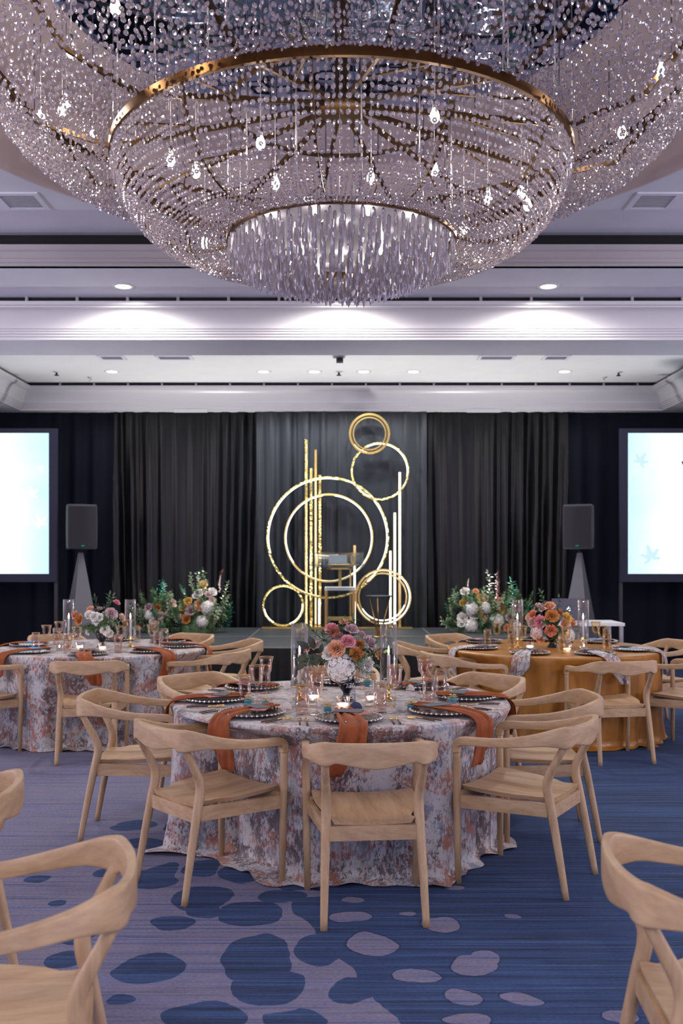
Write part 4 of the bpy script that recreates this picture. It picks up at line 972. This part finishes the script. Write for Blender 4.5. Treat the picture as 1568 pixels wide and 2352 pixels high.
# ---- table number -------------------------------------------------------------
tn = thing('table_number', 'small dark acrylic table number sign reading Table 6 before the vase', 'sign', (.045, 5.30, ZT-.001))
part('panel', MB().box(-.032, .032, -.0015, .0015, 0, .125), thin_glass('acrylic_sign', (.75, .76, .82), .05, .3), tn, False)
part('base_block', MB().box(-.034, .034, -.010, .010, 0, .008), ACRYL, tn, False)
def stroke(pts, name='lettering', r=.0009):
    return part(name, MB().tube([(p[0], -.0024, p[1]) for p in [(q.x, q.y) for q in catmull([(a, b, 0) for a, b in pts], 5)]], r, 5), INK, tn)
def sc(l, ox, oz, k): return [(ox+a*k, oz+b*k) for a, b in l]
stroke(sc([(-.6, .75), (-.3, .95), (.3, .9), (1.0, 1.05)], -.018, .078, .024)); stroke(sc([(.25, .92), (.15, .5), (.05, .05), (-.15, -.02)], -.018, .078, .024))
stroke(sc([(.95, .5), (.65, .5), (.55, .15), (.8, .05), (.98, .48), (.92, .1), (1.15, .1)], -.022, .078, .024))
stroke(sc([(1.15, .1), (1.4, .9), (1.3, 1.0), (1.2, .4), (1.25, .05), (1.5, .15), (1.45, .45), (1.25, .35)], -.024, .078, .024))
stroke(sc([(1.5, .2), (1.85, .95), (1.75, 1.05), (1.65, .4), (1.75, .05), (1.95, .15)], -.024, .078, .024)); stroke(sc([(1.95, .15), (2.2, .4), (2.1, .55), (1.95, .25), (2.1, .05), (2.4, .2)], -.026, .078, .024))
stroke(sc([(.9, 1.25), (.35, .8), (.2, .3), (.45, 0), (.8, .2), (.75, .55), (.4, .5), (.22, .25)], -.006, .018, .030), 'numeral', .0011)

# ------------------------------------------------------------------ flowers
def rose_mesh(col, seed):
    r = random.Random(seed); mb = MB()
    for li, (rl, h, n, wd) in enumerate(((.20, 1.12, 3, 1.3), (.36, 1.12, 4, .95), (.56, 1.02, 5, .78), (.78, .86, 6, .66), (1.0, .58, 7, .58))):
        for k in range(n):
            t0 = 2*pi*k/n+li*.7+r.uniform(-.15, .15); hj = h*r.uniform(.92, 1.06); cu = r.uniform(.06, .2)
            def fn(u, v):
                q = -1+2*u; rad = rl*(.30+.70*v**.6)+cu*(v**4)*(.3+li*.22); a = t0+q*wd*(.35+.65*sin(pi*min(1, .15+.75*v)))
                z = -.55+hj*v-.22*q*q*v-cu*.8*(v**5)*li*.25
                return (rad*cos(a), rad*sin(a), z)
            mb.grid(fn, 5, 5)
    return mb.mesh('rose', PET[col])
def carnation_mesh(col, seed):
    r = random.Random(seed); mb = MB()
    for k in range(46):
        z = r.uniform(.0, 1); ph = r.uniform(0, 6.28); d = Vector((sqrt(1-z*z)*cos(ph), sqrt(1-z*z)*sin(ph), z)).normalized(); a = d.orthogonal().normalized(); b = d.cross(a); rt = r.uniform(0, 6.28); a, b = a*cos(rt)+b*sin(rt), b*cos(rt)-a*sin(rt); le = r.uniform(.85, 1.05)
        def fn(u, v):
            q = -1+2*u; p = d*le*(.15+.85*v)+a*q*.36*v+b*(.09*sin(q*7)*v*v); return tuple(p-Vector((0, 0, .2)))
        mb.grid(fn, 6, 3)
    return mb.mesh('carnation', PET[col])
def hydrangea_mesh(col, seed, n=150):
    r = random.Random(seed); mb = MB()
    for k in range(n):
        z = 1-1.75*(k+.5)/n; ph = k*2.39996; d = Vector((sqrt(max(0, 1-z*z))*cos(ph), sqrt(max(0, 1-z*z))*sin(ph), z)).normalized(); d = (d+Vector((r.uniform(-.15, .15), r.uniform(-.15, .15), r.uniform(-.15, .15)))).normalized()
        a = d.orthogonal().normalized(); b = d.cross(a); rt = r.uniform(0, 1.57); c0 = d*r.uniform(.86, 1.0); s = .20
        for j in range(4):
            t = rt+j*pi/2; e = a*cos(t)+b*sin(t); f = -a*sin(t)+b*cos(t)
            vs = [c0, c0+(e*.55-f*.42)*s+d*.05, c0+e*1.0*s+d*.02, c0+(e*.55+f*.42)*s+d*.05]; mb.add(vs, [(0, 1, 2), (0, 2, 3)])
    vs = []; mb.lathe([(0, -.75), (.5, -.6), (.78, -.1), (.7, .4), (.4, .7), (0, .8)], 10)
    return mb.mesh('hydrangea', PET[col], False)
def leaf_add(mb, p, d, up, ln, wd, curl=.15):
    d = Vector(d).normalized(); s = d.cross(Vector(up))
    if s.length < 1e-3: s = d.orthogonal()
    s.normalize(); n = s.cross(d); p = Vector(p)
    vs = [p, p+d*ln*.3+s*wd*.42+n*ln*.06, p+d*ln*.3-s*wd*.42+n*ln*.06, p+d*ln*.65+s*wd*.4+n*ln*.03, p+d*ln*.65-s*wd*.4+n*ln*.03, p+d*ln-n*ln*curl, p+d*ln*.3, p+d*ln*.65-n*ln*.02]
    mb.add(vs, [(0, 6, 1), (0, 2, 6), (6, 7, 3, 1), (6, 2, 4, 7), (7, 5, 3), (7, 4, 5)])
def sprig_mesh(m, seed, n=14, ln=.14, leaf=.034, wd=.016, bushy=1.0):
    r = random.Random(seed); mb = MB(); pts = [Vector((0, 0, 0))]
    dv = Vector((0, 0, 1))
    for k in range(6): dv = (dv+Vector((r.uniform(-.2, .2), r.uniform(-.2, .2), 0))).normalized(); pts.append(pts[-1]+dv*ln/6)
    mb.tube(pts, [.0018]*7, 4)
    for k in range(n):
        f = (k+.5)/n*6; i = int(min(5, f)); p = pts[i].lerp(pts[i+1], f-i); a = k*2.4+r.uniform(-.4, .4)
        d = Vector((cos(a)*bushy, sin(a)*bushy, .55+r.uniform(-.2, .3))); leaf_add(mb, p, d, (0, 0, 1), leaf*r.uniform(.7, 1.15), wd*r.uniform(.8, 1.1))
    leaf_add(mb, pts[-1], dv, (1, 0, 0), leaf, wd); return mb.mesh('foliage_sprig', m, False)
FM = {}
def fm(kind, col):
    q = (kind, col)
    if q not in FM:
        if kind == 'rose': FM[q] = [rose_mesh(col, 50+i) for i in range(2)]
        elif kind == 'carnation': FM[q] = [carnation_mesh(col, 60+i) for i in range(2)]
        elif kind == 'hydrangea': FM[q] = [hydrangea_mesh(col, 70+i) for i in range(2)]
        elif kind == 'sprig':
            m, n, ln, le, wd = {'green': (LEAF, 16, .13, .036, .017), 'var': (LEAF_V, 18, .10, .026, .013), 'fern': (LEAF_B, 26, .26, .06, .018), 'plume': (LEAF_R, 46, .30, .035, .014), 'bush': (LEAF, 26, .20, .05, .024), 'pale': (LEAF_V, 20, .24, .05, .024)}[col]
            FM[q] = [sprig_mesh(m, 80+i, n, ln, le, wd) for i in range(3)]
    return rnd.choice(FM[q])
def flower(par, kind, col, p, r, out):
    d = Vector(out).normalized(); o = link({'sprig': 'foliage_sprig'}.get(kind, kind), fm(kind, col), par, p); o.rotation_mode = 'QUATERNION'
    o.rotation_quaternion = d.to_track_quat('Z', 'Y'); o.scale = (r, r, r); return o
def vase(t, s=1.0):
    part('vase', MB().lathe([(0, 0), (.036*s, 0), (.034*s, .008*s), (.018*s, .03*s), (.020*s, .045*s), (.042*s, .075*s), (.048*s, .105*s), (.040*s, .125*s), (.044*s, .132*s), (.038*s, .130*s), (.036*s, .10*s), (0, .07*s)], 32, ripple=lambda a, z: .02*sin(10*a) if z > .05*s else 0), VASE, t)
def arrange(label, x, y, z, specs, leaves, sprigs, cen, with_vase=1, group='flower arrangements on the tables'):
    t = thing('flower_arrangement', label, 'flowers', (x, y, z), 0, group)
    if with_vase: vase(t, with_vase)
    c = Vector(cen)
    core = part('moss_core', MB().lathe([(0, -.055), (.045, -.04), (.075, 0), (.06, .05), (0, .075)], 14), LEAF, t, loc=c)
    for kind, col, dx, dz, r, dy in specs:
        p = Vector((dx, dy, dz)); flower(t, kind, col, p, r, (p-c)+Vector((0, -.06, .03)))
    for dx, dy, dz, ln, wd, ang in leaves:
        mb = MB(); leaf_add(mb, (0, 0, 0), (cos(ang), -.25, sin(ang)), (0, -1, .3), ln, wd); part('magnolia_leaf', mb, LEAF_D, t, loc=(dx, dy, dz))
    for kind, dx, dy, dz, s in sprigs:
        p = Vector((dx, dy, dz)); flower(t, 'sprig', kind, c+(p-c)*.45, s, p-c)
    return t
k = 5.36/F
def pk(u, v): return ((u-795)*k, (1607-v)*k)
spec = []
for kind, col, u, v, r, dy in [('rose', 'pink', 799, 1466, 16, -.085), ('rose', 'peach', 771, 1482, 20, -.095), ('carnation', 'orange', 818, 1497, 17, -.095), ('carnation', 'orange', 826, 1476, 13, -.06), ('rose', 'mauve', 851, 1470, 17, -.05), ('rose', 'mauve', 808, 1440, 15, -.03),
        ('carnation', 'rust', 767, 1448, 13, -.06), ('rose', 'pink', 760, 1437, 14, -.02), ('rose', 'peach', 789, 1426, 11, .0), ('hydrangea', 'white', 783, 1530, 34, -.06), ('rose', 'white', 752, 1495, 15, -.07), ('rose', 'white', 848, 1522, 15, -.05), ('hydrangea', 'white', 838, 1538, 17, -.02),
        ('rose', 'peach', 706, 1486, 9, -.03), ('rose', 'peach', 868, 1500, 13, .02), ('rose', 'white', 733, 1470, 12, .02), ('rose', 'coral', 765, 1560, 12, .06), ('rose', 'blush', 723, 1480, 11, -.0), ('rose', 'mauve', 830, 1455, 13, .05), ('hydrangea', 'white', 780, 1500, 30, .07), ('rose', 'pink', 775, 1460, 15, .06)]:
    a, b = pk(u, v); spec.append((kind, col, a, b, r*k, dy))
lv = []
for u, v, ln, wd, ang in [(712, 1486, .085, .045, 2.6), (722, 1488, .085, .045, 1.9), (736, 1497, .06, .03, 1.4), (706, 1502, .07, .045, 3.6), (738, 1505, .10, .06, 3.3), (700, 1512, .07, .045, 4.1)]:
    a, b = pk(u, v); lv.append((a, -.07, b, ln, wd, ang))
sp = []
for kind, u, v, dy, s in [('var', 818, 1512, -.10, 1), ('var', 826, 1516, -.10, 1), ('var', 862, 1488, -.06, 1), ('var', 842, 1540, -.09, .9), ('var', 865, 1534, -.04, 1), ('green', 728, 1518, -.08, .9), ('green', 690, 1524, -.05, .8), ('green', 853, 1506, -.08, .9), ('green', 787, 1436, -.04, .9), ('var', 742, 1456, .0, 1), ('green', 728, 1452, .0, 1),
        ('green', 862, 1515, .02, 1), ('green', 745, 1440, .03, .8), ('var', 872, 1528, .02, .8), ('green', 700, 1530, .0, .9), ('green', 800, 1540, .1, 1), ('var', 760, 1530, .1, 1), ('green', 820, 1435, .05, .9), ('var', 846, 1550, -.04, .9)]:
    a, b = pk(u, v); sp.append((kind, a, dy, b, s*1.15))
arrange('pink, peach and white bouquet in a black vase on the middle table', .027, 5.38, ZT-.001, spec, lv, sp, (-.02, 0, .235))
def bouquet(label, x, y, palette, u0, v0, seed, extra):
    r = random.Random(seed); k = 8.55/F; spec = []; sp = []
    for kind, col, u, v, rr, dy in palette: spec.append((kind, col, (u-u0)*k, (v0-v)*k, rr*k, dy))
    for kind, u, v, dy, s in extra: sp.append((kind, (u-u0)*k, dy, (v0-v)*k, s))
    return arrange(label, x, y, ZT-.001, spec, [], sp, (0, 0, .23), 1.15)
bouquet('low bouquet of orange, white and mauve roses in a black vase on the left table', -2.13, 8.60, [('rose', 'coral', 177, 1398, 9, -.08), ('rose', 'orange', 188, 1408, 12, -.1), ('rose', 'coral', 180, 1414, 8, -.05), ('rose', 'peach', 208, 1385, 9, -.02), ('rose', 'white', 208, 1396, 10, -.08), ('rose', 'white', 222, 1400, 11, -.1), ('rose', 'white', 235, 1402, 9, -.1),
    ('rose', 'mauve', 262, 1393, 14, -.06), ('rose', 'pink', 270, 1369, 8, .0), ('rose', 'white', 208, 1436, 8, -.1), ('rose', 'white', 250, 1432, 11, -.12), ('rose', 'white', 258, 1442, 9, -.08), ('rose', 'blush', 283, 1405, 10, .0), ('rose', 'peach', 288, 1420, 9, .02), ('rose', 'white', 228, 1412, 9, -.1), ('rose', 'white', 245, 1395, 10, .06), ('rose', 'mauve', 225, 1385, 9, .05)], 235, 1474, 1,
    [('green', 255, 1376, 0, 1.3), ('green', 245, 1372, .0, 1.3), ('green', 180, 1430, -.05, 1.2), ('green', 200, 1428, -.1, 1.3), ('green', 230, 1428, -.1, 1.4), ('var', 270, 1420, -.08, 1.5), ('var', 280, 1430, -.04, 1.4), ('green', 190, 1440, 0, 1.2), ('green', 218, 1425, -.1, 1.2), ('green', 245, 1420, -.12, 1.3), ('green', 215, 1378, .05, 1.2), ('var', 262, 1412, -.1, 1.3), ('green', 290, 1430, .05, 1.2), ('green', 270, 1440, .05, 1.2)])
bouquet('low bouquet of peach, orange and white blooms on the ochre table', 1.87, 8.60, [('rose', 'peach', 1266, 1404, 13, -.02), ('rose', 'orange', 1268, 1426, 15, -.08), ('rose', 'coral', 1224, 1425, 10, -.04), ('rose', 'pink', 1238, 1442, 14, -.08), ('rose', 'coral', 1262, 1462, 13, -.13), ('rose', 'yellow', 1304, 1432, 13, -.08), ('rose', 'peach', 1298, 1446, 12, -.1), ('hydrangea', 'white', 1302, 1474, 18, -.08),
    ('rose', 'blush', 1250, 1410, 11, .0), ('rose', 'peach', 1320, 1445, 11, -.02), ('rose', 'blush', 1222, 1445, 11, -.02), ('hydrangea', 'blush', 1232, 1468, 14, -.08), ('rose', 'orange', 1290, 1420, 10, .0), ('rose', 'blush', 1240, 1405, 9, .03), ('rose', 'peach', 1240, 1484, 10, -.06), ('rose', 'blush', 1218, 1432, 9, .04)], 1272, 1502, 2,
    [('green', 1245, 1385, 0, 1.3), ('green', 1290, 1408, 0, 1.2), ('green', 1282, 1460, -.12, 1.3), ('green', 1270, 1480, -.12, 1.2), ('var', 1318, 1470, -.05, 1.3), ('var', 1330, 1462, 0, 1.2), ('green', 1255, 1445, -.1, 1.1), ('green', 1300, 1490, -.1, 1.1), ('green', 1228, 1410, .0, 1.2), ('green', 1312, 1415, .05, 1.1)])
def mound(label, cu, cv, hw, hh, seed, cols, talls, d=12.5):
    r = random.Random(seed); k = d/F; x, = (((cu-784)*k),); base_z = SH+.001
    t = thing('flower_arrangement', label, 'flowers', (x, d, base_z), 0, 'flower mounds on the stage'); W, H = hw*k, hh*k
    part('moss_core', MB().lathe([(W*.55, 0), (W*.5, H*.2), (W*.35, H*.4), (W*.12, H*.55), (0, H*.58)], 18, ripple=lambda a, z: .12*sin(5*a+z*9)), LEAF, t)
    n = len(cols)
    for i, (kind, col, fx, fz, rr) in enumerate(cols):
        dep = -.62*W*sqrt(max(.05, 1-fx*fx*.8))*(1-.35*fz); p = Vector((fx*W*.88, dep, fz*H)); flower(t, kind, col, p, rr*k, (p.x*1.2, p.y-.2, p.z*.5+.1))
    for i in range(64):
        fx = r.uniform(-1, 1); fz = r.uniform(.05, 1)*(1-.55*fx*fx)*.95; dep = -.58*W*sqrt(max(.05, 1-fx*fx*.9))*(1-.4*fz)*r.uniform(.2, 1.1)
        kd = r.choice(('bush', 'bush', 'green', 'pale', 'fern') if i % 4 else ('var', 'bush')); p = Vector((fx*W*.85, dep, fz*H*.85)); flower(t, 'sprig', kd, p, r.uniform(.7, 1.1) if kd != 'fern' else .55, (p.x+r.uniform(-.1, .1), p.y-.12, p.z*.6+r.uniform(0, .25)))
    for kd, fx, fz, s in talls: flower(t, 'sprig', kd, Vector((fx*W, -.1*W, fz*H)), s, (fx*.3, -.1, 1))
    return t
mound('low stage flower mound with orange and blush roses and burgundy plume at far left', 362, 1452, 55, 95, 3, [('rose', 'mauve', -.35, .62, 9), ('rose', 'orange', .1, .62, 9), ('rose', 'mauve', -.75, .48, 10), ('rose', 'blush', .2, .42, 10), ('rose', 'coral', -.8, .15, 8), ('rose', 'blush', .75, .72, 11), ('hydrangea', 'white', -.35, .42, 11), ('rose', 'blush', .6, .42, 9), ('rose', 'white', -.1, .3, 9)], [('plume', -.55, .55, .8), ('fern', .1, .6, 1.3), ('fern', .3, .6, 1.2), ('fern', -.1, .5, 1.0)])
mound('tall stage flower mound of white and peach blooms at the left of the rings', 452, 1446, 74, 118, 4, [('rose', 'yellow', .30, .95, 9), ('rose', 'white', .62, .80, 10), ('rose', 'blush', .48, .75, 8), ('rose', 'white', .15, .78, 9), ('rose', 'blush', .62, .63, 9), ('rose', 'peach', .2, .58, 11), ('rose', 'mauve', -.15, .45, 12), ('rose', 'peach', .15, .5, 9), ('hydrangea', 'white', .45, .48, 17), ('rose', 'orange', .68, .35, 8), ('rose', 'orange', -.3, .28, 11), ('hydrangea', 'white', .28, .22, 14), ('rose', 'yellow', -.25, .62, 10), ('rose', 'yellow', -.4, .5, 9), ('rose', 'blush', -.62, .3, 10), ('rose', 'white', .05, .72, 8)], [('plume', .72, .75, 1.0), ('pale', .8, .6, 1.0), ('bush', .1, .8, 1.2), ('bush', .25, .8, 1.3), ('fern', .95, .1, 1.1), ('fern', .85, .0, 1.1)])
mound('tall stage flower mound of white and orange blooms at the right of the rings', 1082, 1446, 56, 112, 5, [('rose', 'white', -.35, .85, 10), ('rose', 'yellow', -.4, .62, 10), ('rose', 'peach', .15, .85, 7), ('rose', 'yellow', .4, .72, 10), ('rose', 'blush', .62, .72, 8), ('hydrangea', 'white', -.1, .48, 17), ('rose', 'orange', .3, .42, 9), ('rose', 'white', -.5, .32, 12), ('rose', 'white', .05, .38, 11), ('hydrangea', 'white', -.1, .15, 16), ('hydrangea', 'white', .6, .5, 13), ('rose', 'peach', .5, .28, 9), ('rose', 'white', -.55, .2, 9)], [('bush', -.7, .5, 1.2), ('pale', .7, .75, 1.2), ('plume', -.15, .8, .6), ('bush', -.85, .1, 1.2), ('fern', -.9, .3, .7)])
mound('low stage flower mound with burgundy plume and hydrangea at far right', 1166, 1452, 52, 95, 6, [('rose', 'orange', -.45, .58, 10), ('hydrangea', 'white', -.65, .28, 17), ('rose', 'mauve', .05, .38, 11), ('rose', 'mauve', .35, .6, 11), ('hydrangea', 'white', .3, .12, 15), ('rose', 'coral', .8, .48, 9), ('rose', 'pink', .75, .3, 9), ('rose', 'coral', -.1, .12, 9), ('rose', 'rust', -.55, .78, 8)], [('plume', -.4, .7, 1.35), ('plume', -.45, .65, 1.1), ('fern', .25, .6, 1.3), ('fern', .2, .55, 1.0), ('bush', .85, .6, .9)])
